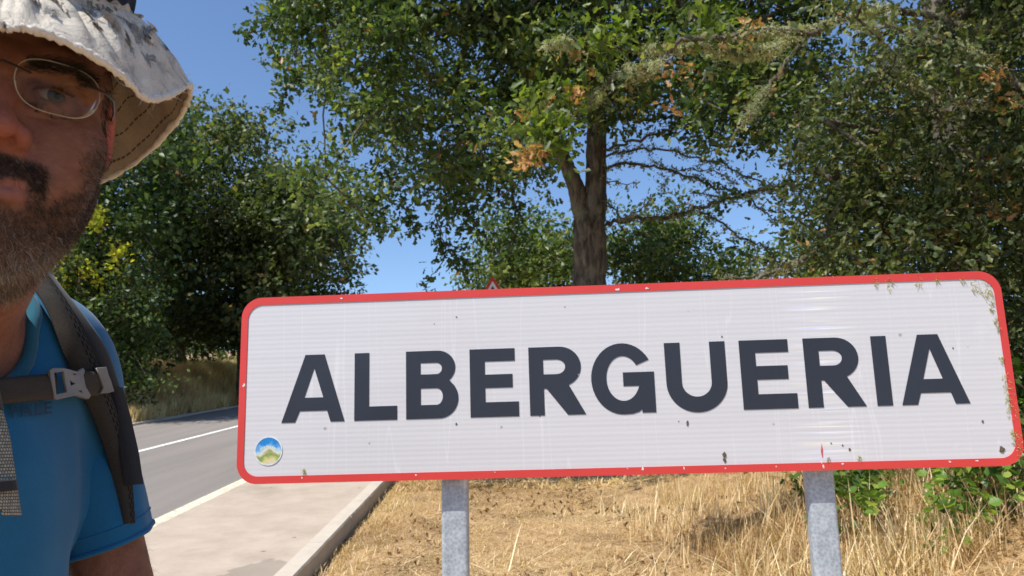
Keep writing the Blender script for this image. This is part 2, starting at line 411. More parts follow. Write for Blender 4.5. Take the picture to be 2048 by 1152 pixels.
letters = [
 let_A(.1065, .1625, .2100, .2610, [(.1617, .2004), (.1850, .2715), (.2082, .2004)], (.1400, .1511, .2182, .2268)),
 [[(.2845, B0), (.2845, T0), (.3204, T0), (.3204, .1750), (.3887, .1750), (.3887, B0)]],
 [[(.4105, B0), (.4105, T0)] + arc(.4880, .2635, .0425, .0405, 90, -50, 14) + arc(.4900, .1900, .0470, .0480, 48, -90, 16),
  ([(.4460, .2475), (.4460, .2750)] + arc(.4845, .26125, .0135, .01375, 90, -90, 10))[::-1],
  ([(.4460, .1745), (.4460, .2140)] + arc(.4845, .19425, .0150, .01975, 90, -90, 10))[::-1]],
 let_E(.5655, .6745, .6680, .6815), let_R(.7078),
 [arc(.9300, .2230, .0745, .0840, 31, 270, 30) + [(.9500, .1400), (.9650, .1445), (.9720, .1500), (.9725, B0), (1.0045, B0), (1.0045, .2375), (.9310, .2375), (.9310, .2050), (.9700, .2050)]
   + arc(.9310, .2235, .0395, .0530, -22, -90, 8)[0:] + arc(.9310, .2235, .0395, .0530, -90, -325, 24)[1:]],
 [[(1.0317, T0), (1.0688, T0), (1.0688, .2090)] + arc(1.1036, .2090, .0348, .0335, 180, 360, 18)[1:] + [(1.1384, T0), (1.1746, T0), (1.1746, .2080)] + arc(1.1036, .2080, .0712, .0690, 0, -180, 24)[1:]],
 let_E(1.2078, 1.3215, 1.3170, 1.3335), let_R(1.3570),
 [[(1.5140, B0), (1.5140, T0), (1.5490, T0), (1.5490, B0)]],
 let_A(1.5700, 1.6215, 1.6680, 1.7230, [(1.6238, .2004), (1.6460, .2712), (1.6680, .2004)], (1.6050, 1.6145, 1.6825, 1.6905)),
]
for L in letters: slab("letter", L, -.001, .0012, M_letter, sign)
# posts: rectangular galvanised tubes standing behind the board
def post(u0, name, parent, wdt=.062):
    bm = bmesh.new()
    c = S(u0, 0, -.034); zt = S(0, SH-.06)[2]; zb = float(gz(c[0], c[1]))-.35
    hw, dp, r = wdt/2, .035, .009
    prof = []
    for cx, cy, a0 in ((hw-r, -r, 0), (-hw+r, -r, 90), (-hw+r, -dp+r, 180), (hw-r, -dp+r, 270)):
        for k in range(5):
            a = rad(a0+22.5*k); prof.append((cx+r*math.cos(a), cy+r*math.sin(a)))
    SXh = np.array([SX[0], SX[1], 0]); SNh = np.array([SN[0], SN[1], 0])
    lo, hi = [], []
    for q in prof:
        P = c + q[0]*SXh + q[1]*SNh
        lo.append(bm.verts.new((P[0], P[1], zb))); hi.append(bm.verts.new((P[0], P[1], zt)))
    n = len(prof)
    for k in range(n): bm.faces.new((lo[k], lo[(k+1) % n], hi[(k+1) % n], hi[k]))
    bm.faces.new(hi); bm.faces.new(lo[::-1]); bmesh.ops.recalc_face_normals(bm, faces=bm.faces)
    o = bm_obj(name, bm, M_galv, parent)
    for w in (.11, .34):
        slab("clamp", [rrect(u0-hw-.012, w-.016, u0+hw+.012, w+.016, .004)], -.064, -.0605, M_galv, parent)
    return o
post(.5195, "post", sign, .064); post(1.3810, "post", sign, .064)
# the round sticker: flat print with a sky, hills and a scrap of worn lettering
def sticker_mat():
    M, nt, b = mat("sticker_print", (.3, .5, .8), .3, .5)
    v, u, w = sign_coords(nt)
    n = noise_t(nt, v, 60, 4)
    hill = math_(nt, 'MULTIPLY', math_(nt, 'ABSOLUTE', math_(nt, 'SUBTRACT', u, .080)), 7.0)
    h = math_(nt, 'ADD', math_(nt, 'ADD', math_(nt, 'MULTIPLY', math_(nt, 'SUBTRACT', w, .0430), 1/.068), math_(nt, 'MULTIPLY', math_(nt, 'SUBTRACT', n, .5), .55)), math_(nt, 'SUBTRACT', hill, .08))
    c = ramp(nt, [(.0, (.55, .55, .45)), (.12, (.62, .50, .25)), (.22, (.40, .45, .12)), (.32, (.18, .26, .08)), (.42, (.42, .34, .18)), (.50, (.60, .62, .45)), (.62, (.30, .50, .72)), (.78, (.01, .20, .50)), (1, (.01, .17, .46))], h).outputs[0]
    nt.links.new(c, b.inputs["Base Color"]); return M
stk = empty("sticker", tuple(S(.0766, .0765)), "small round blue sticker with a landscape print in the lower left of the town sign", "sticker")
def disc(r, n=48): return [(.0766+r*math.cos(2*math.pi*k/n), .0765+r*math.sin(2*math.pi*k/n)) for k in range(n)]
slab("sticker_print", [disc(.0315)], .0002, .0012, sticker_mat(), stk)
M_strim = noisy("sticker_rim", (.45, .5, .52), (.75, .78, .78), 90, .4, .1)
slab("sticker_rim", [disc(.0340), disc(.0316)[::-1]], .0002, .0014, M_strim, stk)
M_smear = noisy("worn_lettering", (.45, .46, .40), (.75, .76, .70), 300, .5, .1)
for k in range(9):                                    # illegible raised characters in an arc on the sticker
    a = rad(150-15*k); cx, cy = .0766+.020*math.cos(a)*1.05, .0745+.0125*math.sin(a)
    slab("worn_character", [rrect(cx-.0013, cy-.0022, cx+.0013, cy+.0022, .0006, 2)], .0013, .0015, M_smear, stk)
# lichen tufts and droppings that grow on the board's right edge
M_lich = leaf_mat("lichen_on_sign", [(0, (.42, .40, .14)), (.5, (.50, .44, .20)), (1, (.30, .27, .12))], .2, .9)
rs = np.random.default_rng(11)
spots = [(1.540, .425, .010), (1.572, .424, .014), (1.640, .423, .014), (1.683, .426, .006), (1.742, .424, .008), (1.762, .414, .016), (1.785, .405, .020), (1.792, .388, .016), (1.795, .36, .010), (1.800, .33, .010), (1.803, .31, .008),
         (1.801, .24, .008), (1.802, .19, .014), (1.806, .165, .016), (1.801, .14, .010), (1.806, .12, .018), (1.804, .07, .012), (1.808, .055, .018), (1.812, .035, .014), (.165, .026, .006), (1.46, .024, .006), (1.39, .022, .006)]
Vs, Fs, Ts = [], [], []
for (u, w, r) in spots:
    if u > 1.75: u += .006
    elif w > .4: w += .006
    for k in range(int(15+r*1500)):
        a = rs.uniform(0, 2*math.pi); rr = r*math.sqrt(rs.uniform()); p = S(u+rr*math.cos(a)*.7, w+rr*math.sin(a)*1.2, .0005)
        d = SN*rs.uniform(.001, .007)+SX*rs.normal(0, .003)+SZ*rs.normal(-.001, .004); s = np.cross(d, rs.standard_normal(3)); s *= .0009/np.linalg.norm(s)
        b0 = len(Vs); Vs += [p-s, p+s, p+d]; Fs.append((b0, b0+1, b0+2)); Ts += [rs.uniform()]*3
lich = mesh_np("lichen_tufts", np.array(Vs), np.array(Fs), M_lich, sign, {"tint": Ts}); lich['kind'] = "stuff"
M_bird = noisy("dark_droppings", (.06, .045, .03), (.16, .12, .08), 200, .9, .3)
M_rust = noisy("red_drip_paint", (.5, .04, .05), (.6, .1, .1), 200, .6, .3)
def blot(u, w, r, material, name="stain", ax=1.0):
    L = []
    for k in range(14):
        a = 2*math.pi*k/14; q = r*rs.uniform(.55, 1.2); L.append((u+q*math.cos(a), w+q*math.sin(a)*ax))
    slab(name, [L], .0002, .0018 if r > .004 else .0012, material, sign)
for u, w, r, ax in [(1.779, .036, .0075, 1), (1.745, .100, .003, 1), (1.155, .041, .0045, 1.5), (1.155, .028, .004, 1.6), (1.075, .115, .003, 2.4), (1.40, .060, .0018, 1), (1.425, .055, .0025, 1), (1.44, .045, .0025, 1.4),
                    (.531, .128, .003, 1), (.73, .141, .0018, 1), (.535, .385, .0018, 1), (.48, .37, .0012, 1), (1.17, .315, .002, 1), (1.70, .27, .002, 1), (1.055, .12, .0015, 1), (.80, .40, .0012, 1), (.98, .20, .0015, 1)]:
    blot(u, w, r, M_bird, "stain", ax)
blot(1.3775, .045, .0025, M_rust, "paint_drip", 6.0)
M_peel = noisy("bare_primer", (.66, .58, .55), (.8, .74, .72), 200, .7, .3)
for u, w, r, ax in [(1.377, .010, .005, 1.6), (1.374, .018, .003, 2), (.433, .012, .004, 1), (.965, .013, .004, 1.8), (.93, .015, .003, 1), (1.06, .012, .003, 2), (1.155, .010, .003, 1), (1.27, .011, .003, 1), (.93, .438, .010, .6), (1.0, .438, .009, .5), (1.42, .013, .005, 1.2),
                    (.25, .441, .006, .5), (.012, .235, .006, 1.3), (1.66, .012, .004, 1), (1.72, .013, .006, .5), (.16, .012, .003, 1), (.62, .014, .003, 1)]:
    L = []
    for k in range(12):
        a = 2*math.pi*k/12; q = r*.65*rs.uniform(.3, 1.2); L.append((u+q*math.cos(a), w+q*math.sin(a)*ax))
    slab("paint_chip", [L], .0014, .0024, M_peel, sign)

# ------------------------------------------------------------------ the triangular warning sign further along the verge
Pw = pix(985.0, 551, 13.0)                      # top corner
warn = empty("warning_sign", (Pw[0], Pw[1], float(gz(Pw[0], Pw[1]))), "triangular red bordered warning sign on a post, peeking above the town sign", "sign")
def tri_plate(name, side, t0, t1, material, hole=None):
    h = side*math.sqrt(3)/2
    def tri(s, inset_r):
        hh = s*math.sqrt(3)/2; c = -h*2/3
        pts = [(0, c+hh*2/3), (-s/2, c-hh/3), (s/2, c-hh/3)]; out = []
        for k in range(3):
            p = np.array(pts[k]); a = np.array(pts[k-1])-p; b2 = np.array(pts[(k+1) % 3])-p
            a = a/np.linalg.norm(a); b2 = b2/np.linalg.norm(b2)
            for q in range(5):
                t = q/4; out.append(tuple(p+inset_r*((1-t)**2*a+t**2*b2)))
        return out
    bm = bmesh.new()
    loops = [tri(side, .045)] + ([tri(hole, .02)] if hole else [])
    top = [[bm.verts.new((Pw[0]+x, Pw[1]-t1, Pw[2]+y-.0)) for x, y in L] for L in loops]
    bot = [[bm.verts.new((Pw[0]+x, Pw[1]-t0, Pw[2]+y-.0)) for x, y in L] for L in loops]
    n = len(top[0])
    for L0, L1 in zip(top, bot):
        for k in range(n): bm.faces.new((L0[k], L0[(k+1) % n], L1[(k+1) % n], L1[k]))
    if hole:
        for LL in (top, bot):
            for k in range(n): bm.faces.new((LL[0][k], LL[0][(k+1) % n], LL[1][(k+1) % n], LL[1][k]))
    else: bm.faces.new(top[0]); bm.faces.new(bot[0][::-1])
    bmesh.ops.recalc_face_normals(bm, faces=bm.faces)
    return bm_obj(name, bm, material, warn)
M_wwhite = mat("warning_white", (.78, .77, .76), .4)[0]
tri_plate("white_panel", .86, .0, .004, M_wwhite); tri_plate("red_border", .9, -.002, .010, M_red, .73)
bm = bmesh.new()                                                        # dark pictogram: junction arrow
hp = [(-.028, -.62), (-.018, -.27), (-.045, -.27), (0, -.19), (.045, -.27), (.018, -.27), (.018, -.50), (.16, -.50), (.16, -.54), (.028, -.54), (.028, -.62)]
f0 = [bm.verts.new((Pw[0]+x, Pw[1]-.007, Pw[2]+y)) for x, y in hp]; f1 = [bm.verts.new((Pw[0]+x, Pw[1]-.0035, Pw[2]+y)) for x, y in hp]
bm.faces.new(f0)
for k in range(len(hp)): bm.faces.new((f0[k], f0[(k+1) % len(hp)], f1[(k+1) % len(hp)], f1[k]))
bm_obj("pictogram", bm, M_letter, warn)
V, F = tube_np([(Pw[0], Pw[1]+.03, float(gz(Pw[0], Pw[1]))-.2), (Pw[0], Pw[1]+.03, Pw[2]-.12)], .03, 12)
mesh_np("post", V, F, M_galv, warn, smooth=True)
# ------------------------------------------------------------------ vegetation
def unit(a): return a/(np.linalg.norm(a, axis=-1, keepdims=True)+1e-12)
def leaves_np(P, size, rng, aspect=.5, droop=.3, fold=.25, D=None, lobed=False):
    """P (n,3) leaf bases -> folded little blades; returns V, F, per-leaf index"""
    n = len(P)
    if D is None: D = rng.standard_normal((n, 3))
    D = D.copy(); D[:, 2] -= droop; D = unit(D)
    S_ = unit(np.cross(D, rng.standard_normal((n, 3)))); Nn = np.cross(S_, D)
    L = (size*rng.uniform(.6, 1.35, n))[:, None]; Wd = L*aspect*.5
    if lobed:
        pts = [P, P+D*L*.30+S_*Wd*.8+Nn*L*fold*.3, P+D*L*.42+S_*Wd*.45, P+D*L*.68+S_*Wd*1.05+Nn*L*fold*.35, P+D*L,
               P+D*L*.68-S_*Wd*1.05+Nn*L*fold*.35, P+D*L*.42-S_*Wd*.45, P+D*L*.30-S_*Wd*.8+Nn*L*fold*.3]
        V = np.stack(pts, 1).reshape(-1, 3); b = (np.arange(n)*8)[:, None]
        T = np.array([[0, 1, 2], [0, 2, 6], [0, 6, 7], [2, 3, 4], [2, 4, 6], [6, 4, 5]])
        F = (b[:, None]+T[None]).reshape(-1, 3); return V, F, 8
    pts = [P, P+D*L*.45+S_*Wd+Nn*L*fold*.35, P+D*L, P+D*L*.45-S_*Wd+Nn*L*fold*.35]
    V = np.stack(pts, 1).reshape(-1, 3); b = (np.arange(n)*4)[:, None]
    F = (b[:, None]+np.array([[0, 1, 2], [0, 2, 3]])[None]).reshape(-1, 3)
    return V, F, 4
def inpoly(px, py, poly):
    x = np.asarray(px); y = np.asarray(py); c = np.zeros(x.shape, bool); j = len(poly)-1
    for i in range(len(poly)):
        xi, yi = poly[i]; xj, yj = poly[j]
        m_ = ((yi > y) != (yj > y)) & (x < (xj-xi)*(y-yi)/(yj-yi+1e-12)+xi); c ^= m_; j = i
    return c
def sample_volume(poly, z0, z1, n, rng, holes=(), clump=0, clump_r=.3):
    """n random places inside the crown volume: its outline as seen from the road, with real depth z0..z1"""
    out = []; xs_ = [p[0] for p in poly]; ys_ = [p[1] for p in poly]
    while len(out) < n:
        px = rng.uniform(min(xs_), max(xs_), 4000); py = rng.uniform(min(ys_), max(ys_), 4000)
        ok = inpoly(px, py, poly)
        for h in holes: ok &= ~inpoly(px, py, h)
        for a, b in zip(px[ok], py[ok]):
            out.append((a, b, rng.uniform(z0, z1)))
            if len(out) >= n: break
    Q = np.array(out)
    if clump:                                              # gather the twigs into boughs with air between
        m_ = max(6, n//clump); C0 = Q[rng.choice(n, m_, replace=False)]; k = rng.integers(0, m_, n)
        sg = clump_r*FPX/C0[k, 2]; q2 = C0[k]+np.stack([rng.normal(0, 1, n)*sg, rng.normal(0, 1, n)*sg*.6, rng.normal(0, clump_r, n)], 1); u_ = rng.uniform(size=n) < .82; u_ &= inpoly(q2[:, 0], q2[:, 1], poly)
        for h in holes: u_ &= ~inpoly(q2[:, 0], q2[:, 1], h)
        Q = np.where(u_[:, None], q2, Q)
    c = np.stack([(Q[:, 0]-1024)/FPX*Q[:, 2], -(Q[:, 1]-576)/FPX*Q[:, 2], Q[:, 2]], 1)
    return CAMPOS + c @ CM.T
def skeleton(start_nodes, start_r, targets, rng, step=.5, rtip=.008, rmax=.12, wob=.10, zpen=.0):
    """joins every target to the nearest branch already grown; returns tubes"""
    nodes = [np.array(p, float) for p in start_nodes]; par = [-1]*len(nodes); isroot = len(nodes)
    order = np.argsort(np.linalg.norm(targets-np.array(start_nodes)[-1], axis=1)); A = np.array(nodes)
    root_d = list(range(len(nodes)))
    for t in targets[order]:
        d = np.linalg.norm(A-t, axis=1); k = int(np.argmin(d)); dist = d[k]; m_ = max(1, int(dist/step)); prev = k; p0 = A[k]
        new = []
        for q in range(1, m_+1):
            f = q/m_; p = p0+(t-p0)*f + (rng.standard_normal(3)*wob*step if q < m_ else 0); p[2] -= 0
            nodes.append(p); par.append(prev); prev = len(nodes)-1; new.append(p)
        A = np.vstack([A, np.array(new)])
    cnt = np.ones(len(nodes))
    for i in range(len(nodes)-1, -1, -1):
        if par[i] >= 0: cnt[par[i]] += cnt[i]
    R = np.minimum(rtip*np.sqrt(cnt), rmax)
    P0, P1, R0, R1 = [], [], [], []
    for i in range(len(nodes)):
        if par[i] >= 0: P0.append(nodes[par[i]]); P1.append(nodes[i]); R0.append(min(R[par[i]], R[i]*1.35)); R1.append(R[i])
    P0, P1, R0, R1 = map(np.array, (P0, P1, R0, R1)); T = unit(P1-P0); up = np.where(np.abs(T[:, 2:3]) > .9, np.array([[1., 0, 0]]), np.array([[0, 0, 1.]]))
    A1 = unit(np.cross(T, up)); B1 = np.cross(T, A1); ang = np.linspace(0, 2*np.pi, 6, endpoint=False)
    ring = np.cos(ang)[None, :, None]*A1[:, None]+np.sin(ang)[None, :, None]*B1[:, None]
    V = np.concatenate([P0[:, None]+ring*R0[:, None, None], P1[:, None]+T[:, None]*R1[:, None, None]*.3+ring*R1[:, None, None]], 1).reshape(-1, 3)
    b = (np.arange(len(P0))*12)[:, None, None]; j = np.arange(6); Q = np.stack([j, (j+1) % 6, (j+1) % 6+6, j+6], 1)[None]
    return V, (b+Q).reshape(-1, 4), np.array(nodes), R
def crown_leaves(centers, rad_, per, size, rng, tint_mu=.4, tint_sd=.13, flat=.7, droop=.35, lobed=False, aspect=.5, subs=4):
    """leaves gathered in sprays round twig ends; tint spread per spray paints in lit and dark clumps"""
    C_ = np.repeat(centers, subs, 0); C_ = C_ + rng.standard_normal(C_.shape)*rad_*np.array([1, 1, flat])*.75
    tw = rng.uniform(-1, 1, len(C_)); per_s = max(3, per//subs)
    P = np.repeat(C_, per_s, 0); off = rng.standard_normal(P.shape)*rad_*.36*np.array([1, 1, flat]); P = P+off
    D = unit(off)*.8+rng.standard_normal(P.shape)*.6; D[:, 2] += .15
    V, F, k = leaves_np(P, size, rng, aspect, droop, D=D, lobed=lobed)
    t = tint_mu + tint_sd*1.1*np.repeat(tw, per_s) + rng.normal(0, tint_sd*.7, len(P))  # random leaf tone, plus sunlit and dark clumps painted in per spray
    brown = rng.uniform(size=len(P)) < .012; t = np.where(brown, .97, np.clip(t, 0, .88))
    return V, F, np.repeat(t, k)
def bark(name, c1, c2, sc=14):
    M, nt, b = mat(name, c1, .95, .15)
    v = coords(nt, scale=(1, 1, .22)); n = noise_t(nt, v, sc, 8, .65, .4); n2 = noise_t(nt, coords(nt), 5, 5)
    c = ramp(nt, [(.36, tuple(x*.35 for x in c1)), (.5, c1), (.7, c2)], n).outputs[0]
    c = mixc(nt, ramp(nt, [(.52, (0, 0, 0)), (.68, (.7, .7, .7))], n2).outputs[0], c, (.21, .21, .14))
    nt.links.new(c, b.inputs["Base Color"]); bump(nt, b, n, .9, .03); return M
M_bark = bark("oak_bark", (.125, .105, .085), (.27, .225, .18)); M_twig = bark("twig_bark", (.10, .085, .06), (.22, .19, .14), 30)
GREEN = [(0, (.020, .038, .012)), (.35, (.050, .084, .024)), (.6, (.098, .14, .036)), (.85, (.25, .29, .07)), (.93, (.26, .24, .05)), (.97, (.30, .15, .05))]
OLIVE = [(0, (.024, .040, .014)), (.35, (.066, .092, .030)), (.6, (.13, .155, .052)), (.85, (.25, .25, .10)), (.93, (.3, .26, .09)), (.97, (.33, .18, .08))]
YEL = [(0, (.05, .08, .015)), (.5, (.14, .19, .03)), (.8, (.28, .30, .05)), (.97, (.45, .38, .06))]
M_leaf = leaf_mat("oak_leaf", GREEN); M_leafo = leaf_mat("olive_leaf", OLIVE); M_leafy = leaf_mat("yellow_green_leaf", YEL, .45)
M_brownleaf = leaf_mat("withered_leaf", [(0, (.30, .14, .05)), (.5, (.46, .25, .10)), (1, (.58, .36, .18))], .35, .7)
M_lichen = leaf_mat("beard_lichen", [(0, (.22, .23, .14)), (.5, (.42, .43, .27)), (1, (.60, .58, .38))], .25, .9, .1)

def trunk_tube(path, radii, sides=18, rng=RNG):
    path = np.array(path, float); t = np.linspace(0, 1, len(path)); tt = np.linspace(0, 1, len(path)*7)
    P = np.stack([np.interp(tt, t, path[:, k]) for k in range(3)], 1); P[:, :2] += rng.normal(0, .006, (len(P), 2)); R = np.interp(tt, t, radii)
    k = np.ones(5)/5
    V, F = tube_np(P, R, sides, jitter=.0)
    a = np.tile(np.arange(sides), len(P)); h = np.repeat(np.arange(len(P)), sides); ctr = np.repeat(P, sides, 0)
    ridge = 1+.07*np.sin(a*2*np.pi/sides*5+h*.35)+.05*np.sin(a*2*np.pi/sides*3-h*.21)+rng.normal(0, .035, len(V))
    return ctr+(V-ctr)*ridge[:, None], F

# --- the big oak behind the town sign
ro = np.random.default_rng(21)
ZO = 10.6
base = pix(1182, 570, ZO); gb = float(gz(base[0], base[1]))
oak = empty("oak_tree", (base[0], base[1], gb), "tall oak with a forked brown trunk rising right behind the middle of the town sign", "tree")
tp = lambda px, py, z: pix(px, py, z)
main = [np.array([base[0], base[1], gb-.2]), np.array([base[0], base[1], gb+.3]), tp(1180, 560, ZO), tp(1180, 440, ZO), tp(1190, 380, ZO), tp(1195, 240, ZO), tp(1190, 110, ZO+.1), tp(1205, -60, ZO+.2), tp(1200, -320, ZO+.3)]
mr = [.38, .29, .236, .225, .156, .138, .12, .10, .06]
Vt, Ft = trunk_tube(main, mr, rng=ro)
fork = [tp(1168, 520, ZO+.03), tp(1166, 430, ZO-.02), tp(1150, 370, ZO-.1), tp(1128, 318, ZO-.2), tp(1085, 240, ZO-.35), tp(1040, 130, ZO-.5), tp(980, -20, ZO-.6)]
fr = [.135, .145, .115, .098, .075, .06, .035]
Vf, Ff = trunk_tube(fork, fr, 14, ro)
mesh_np("trunk", Vt, Ft, M_bark, oak, smooth=True); mesh_np("limb", Vf, Ff, M_bark, oak, smooth=True)
oak_poly = [(540, -700), (520, -200), (505, 0), (498, 70), (540, 120), (575, 160), (600, 200), (585, 250), (565, 300), (600, 350), (660, 420), (700, 435), (740, 420), (770, 390), (850, 380), (870, 430), (885, 470), (905, 470), (925, 420),
            (1000, 380), (1070, 340), (1110, 290), (1150, 235), (1215, 215), (1260, 240), (1340, 262), (1420, 285), (1500, 300), (1560, 260), (1620, 270), (1660, 190), (1640, 60), (1700, -60), (1720, -700)]
oak_poly = [(x_+42*min(1, max(0, (800-x_)/200)), y_) for x_, y_ in oak_poly]
hole = [[(915, 70), (990, 60), (1000, 125), (920, 130)], [(1640, 60), (1770, 60), (1770, 130), (1650, 150)], [(560, 215), (640, 195), (600, 250)], [(1330, 205), (1400, 235), (1350, 262)], [(1490, 190), (1560, 175), (1540, 240)]]
T1 = sample_volume(oak_poly, ZO-2.4, ZO+2.6, 1200, ro, hole, 6, .33)
sk_start = [p for p in main[4:]] + [p for p in fork[2:]]
V, F, nodes, R = skeleton(sk_start, None, T1, ro, .45, .0065, .07)
mesh_np("branches", V, F, M_twig, oak)["kind"] = "stuff"
CE = T1[:, 2] > -50
V1, F1, t1 = crown_leaves(T1, .30, 115, .102, ro, .46, .23, lobed=True, aspect=.55, subs=5)
o = mesh_np("crown", V1, F1, M_leaf, oak, {"tint": t1}); o['kind'] = "stuff"
# hanging sparse sprays under the left lobe
def strand_path(pts, z, rng, step=14, wob=2.2, dz=.05):
    pts = np.array(pts, float); seg = np.linalg.norm(np.diff(pts, axis=0), axis=1); s = np.concatenate([[0], np.cumsum(seg)]); n = max(3, int(s[-1]/step))
    q = np.linspace(0, s[-1], n); x = np.interp(q, s, pts[:, 0])+rng.normal(0, wob, n); y = np.interp(q, s, pts[:, 1])+rng.normal(0, wob, n)
    if np.ndim(z): zz = np.linspace(z[0], z[1], n)
    else: zz = np.full(n, z)
    zz = zz + np.cumsum(rng.normal(0, dz*.3, n)); return np.array([pix(a, b, c) for a, b, c in zip(x, y, zz)])
# dead lichen-crusted boughs to the right of the trunk
dead = [([(1205, 335), (1250, 328), (1300, 330), (1345, 343), (1400, 360), (1440, 378), (1500, 386), (1560, 372), (1610, 380)], .022),
        ([(1205, 320), (1235, 305), (1285, 298), (1340, 300), (1385, 318), (1440, 322), (1475, 350), (1520, 362), (1570, 400)], .018),
        ([(1212, 448), (1260, 440), (1320, 436), (1380, 424), (1430, 405), (1490, 388), (1540, 378), (1600, 362)], .034),
        ([(1400, 424), (1440, 445), (1480, 475), (1520, 490), (1560, 522), (1610, 560)], .018), ([(1490, 388), (1520, 415), (1550, 440), (1590, 446)], .013),
        ([(1345, 343), (1370, 335), (1420, 342), (1450, 352), (1480, 370)], .010), ([(1215, 405), (1250, 440), (1275, 420), (1305, 392)], .014),
        ([(1300, 298), (1320, 340), (1330, 372)], .004), ([(1520, 490), (1516, 515), (1500, 525)], .008), ([(1390, 386), (1420, 388), (1440, 400), (1470, 398)], .009),
        ([(1210, 300), (1290, 275), (1380, 250), (1450, 225)], .022), ([(1205, 360), (1235, 365), (1262, 370)], .010), ([(1560, 372), (1570, 400), (1562, 420)], .007)]
parts, LB, LT = [], [], []
for pts, r in dead:
    P = strand_path(pts, (ZO-.1, ZO-.9), ro, 9, 2.6); V, F = tube_np(P, np.linspace(r, r*.45, len(P)), 7, jitter=.12, rng=ro); parts.append((V, F))
    n = int(len(P)*2.2); k = ro.integers(0, len(P), n); LB.append(P[k]+ro.normal(0, .022, (n, 3)))
for V, F in parts: mesh_np("dead_bough", V, F, M_twig, oak)
P = np.concatenate(LB); P = np.repeat(P, 9, 0)+ro.normal(0, .022, (len(P)*9, 3)); V, F, k = leaves_np(P, .045, ro, .5, .2)
o = mesh_np("crusty_lichen", V, F, M_lichen, oak, {"tint": np.repeat(ro.uniform(0, .35, len(P)), k)}); o['kind'] = "stuff"
# sprays hanging at the left lobe's lower rim
sprays = [[(740, 400), (770, 440), (758, 462)], [(800, 400), (825, 450), (840, 468)], [(870, 430), (895, 500), (880, 530), (862, 555), (850, 580)], [(895, 500), (925, 525), (938, 548)], [(650, 410), (700, 440), (735, 435)],
          [(560, 40), (520, 60), (485, 68)], [(600, 150), (565, 190), (560, 220)], [(930, 400), (960, 470), (990, 480)], [(1020, 380), (1040, 450), (1020, 500)]]
LB = []; parts = []
for pts in sprays:
    P = strand_path(pts, ZO-1.6, ro, 10, 2); parts.append(tube_np(P, np.linspace(.012, .004, len(P)), 5)); k = ro.integers(0, len(P), 110); LB.append(P[k]+ro.normal(0, .07, (110, 3)))
for V, F in parts: mesh_np("hanging_twig", V, F, M_twig, oak)
P = np.concatenate(LB); V, F, k = leaves_np(P, .09, ro, .55, .5, lobed=True)
o = mesh_np("hanging_leaves", V, F, M_leaf, oak, {"tint": np.repeat(np.clip(ro.normal(.3, .12, len(P)), 0, .8), k)}); o['kind'] = "stuff"

# --- the tree on the right with beard lichen, its boughs reaching in over the sign
rr_ = np.random.default_rng(33)
b2 = np.array([4.6, 6.9, 0]); g2 = float(gz(b2[0], b2[1]))
rt = empty("lichened_oak_tree", (b2[0], b2[1], g2), "dense leafy oak at the right edge hung with pale beard lichen and withered leaves", "tree")
pxy = topix(np.array([b2[0], b2[1], g2+1]))
mainr = [np.array([b2[0], b2[1], g2-.2]), np.array([b2[0], b2[1], g2+.5]), np.array([b2[0]+.05, b2[1], g2+1.6]), np.array([b2[0]-.1, b2[1]-.1, g2+2.8]), np.array([b2[0]-.15, b2[1]-.2, g2+4.2]), np.array([b2[0], b2[1]-.2, g2+6])]
V, F = trunk_tube(mainr, [.26, .21, .18, .15, .11, .05], rng=rr_); mesh_np("trunk", V, F, M_bark, rt, smooth=True)
rp1 = [(1900, -500), (1720, -60), (1660, 20), (1740, 60), (1770, 120), (1715, 180), (1700, 260), (1640, 320), (1600, 380), (1590, 440), (1640, 500), (1700, 560), (1820, 600), (2000, 700), (2100, 900), (2500, 950), (2500, -700)]
rh = [[(1860, 372), (1900, 360), (1920, 385), (1880, 400)]]
T2 = sample_volume(rp1, 5.0, 8.8, 900, rr_, rh, 7, .25)
T2 = np.vstack([T2, sample_volume([(1565, 290), (1600, 190), (1680, 175), (1790, 110), (1810, 570), (1660, 520), (1595, 440), (1630, 350)], 5.6, 8.2, 80, rr_)])
V, F, nodes, R = skeleton(mainr[2:], None, T2, rr_, .4, .006, .07); mesh_np("branches", V, F, M_twig, rt)["kind"] = "stuff"
V, F, t = crown_leaves(T2, .24, 125, .066, rr_, .34, .27, lobed=True, aspect=.46, subs=5)
o = mesh_np("crown", V, F, M_leafo, rt, {"tint": t}); o['kind'] = "stuff"
# boughs with lichen
bough = [([(2060, 40), (1960, 60), (1860, 30), (1760, 18), (1680, 40), (1600, 62), (1540, 100), (1470, 108), (1400, 92), (1330, 98), (1250, 100), (1170, 82), (1090, 92)], .026, (5.6, 5.3), 1.0, .75),
         ([(1640, 66), (1520, 60), (1420, 80), (1360, 78), (1300, 140), (1230, 150), (1180, 205), (1120, 245), (1080, 285), (1040, 320)], .020, (5.4, 5.1), .9, .65),
         ([(1620, 60), (1570, 130), (1530, 180), (1500, 230), (1470, 270), (1455, 300)], .024, (6.4, 6.6), .9, .35),
         ([(1290, 140), (1250, 165), (1215, 190), (1180, 210)], .008, (5.3, 5.2), 0, .5),
         ([(2048, 180), (1960, 110), (1880, 80), (1800, 60), (1720, 50)], .022, (5.0, 5.4), .8, .5),
         ([(1980, 210), (1900, 200), (1820, 160), (1770, 110), (1740, 60)], .018, (5.2, 5.4), .5, .4),
         ([(1880, 240), (1800, 150), (1740, 110)], .022, (5.6, 5.7), .5, .3),
         ([(1900, 300), (1820, 330), (1740, 400), (1690, 470), (1600, 530), (1500, 560)], .030, (6.2, 6.6), .35, .3),
         ([(1800, 400), (1720, 440), (1640, 480), (1560, 548), (1440, 560)], .026, (6.6, 7.0), .4, .2),
         ([(1700, 470), (1600, 520), (1520, 545)], .030, (6.3, 6.8), .2, .2)]
parts = []; LP = []; LT = []; GL = []
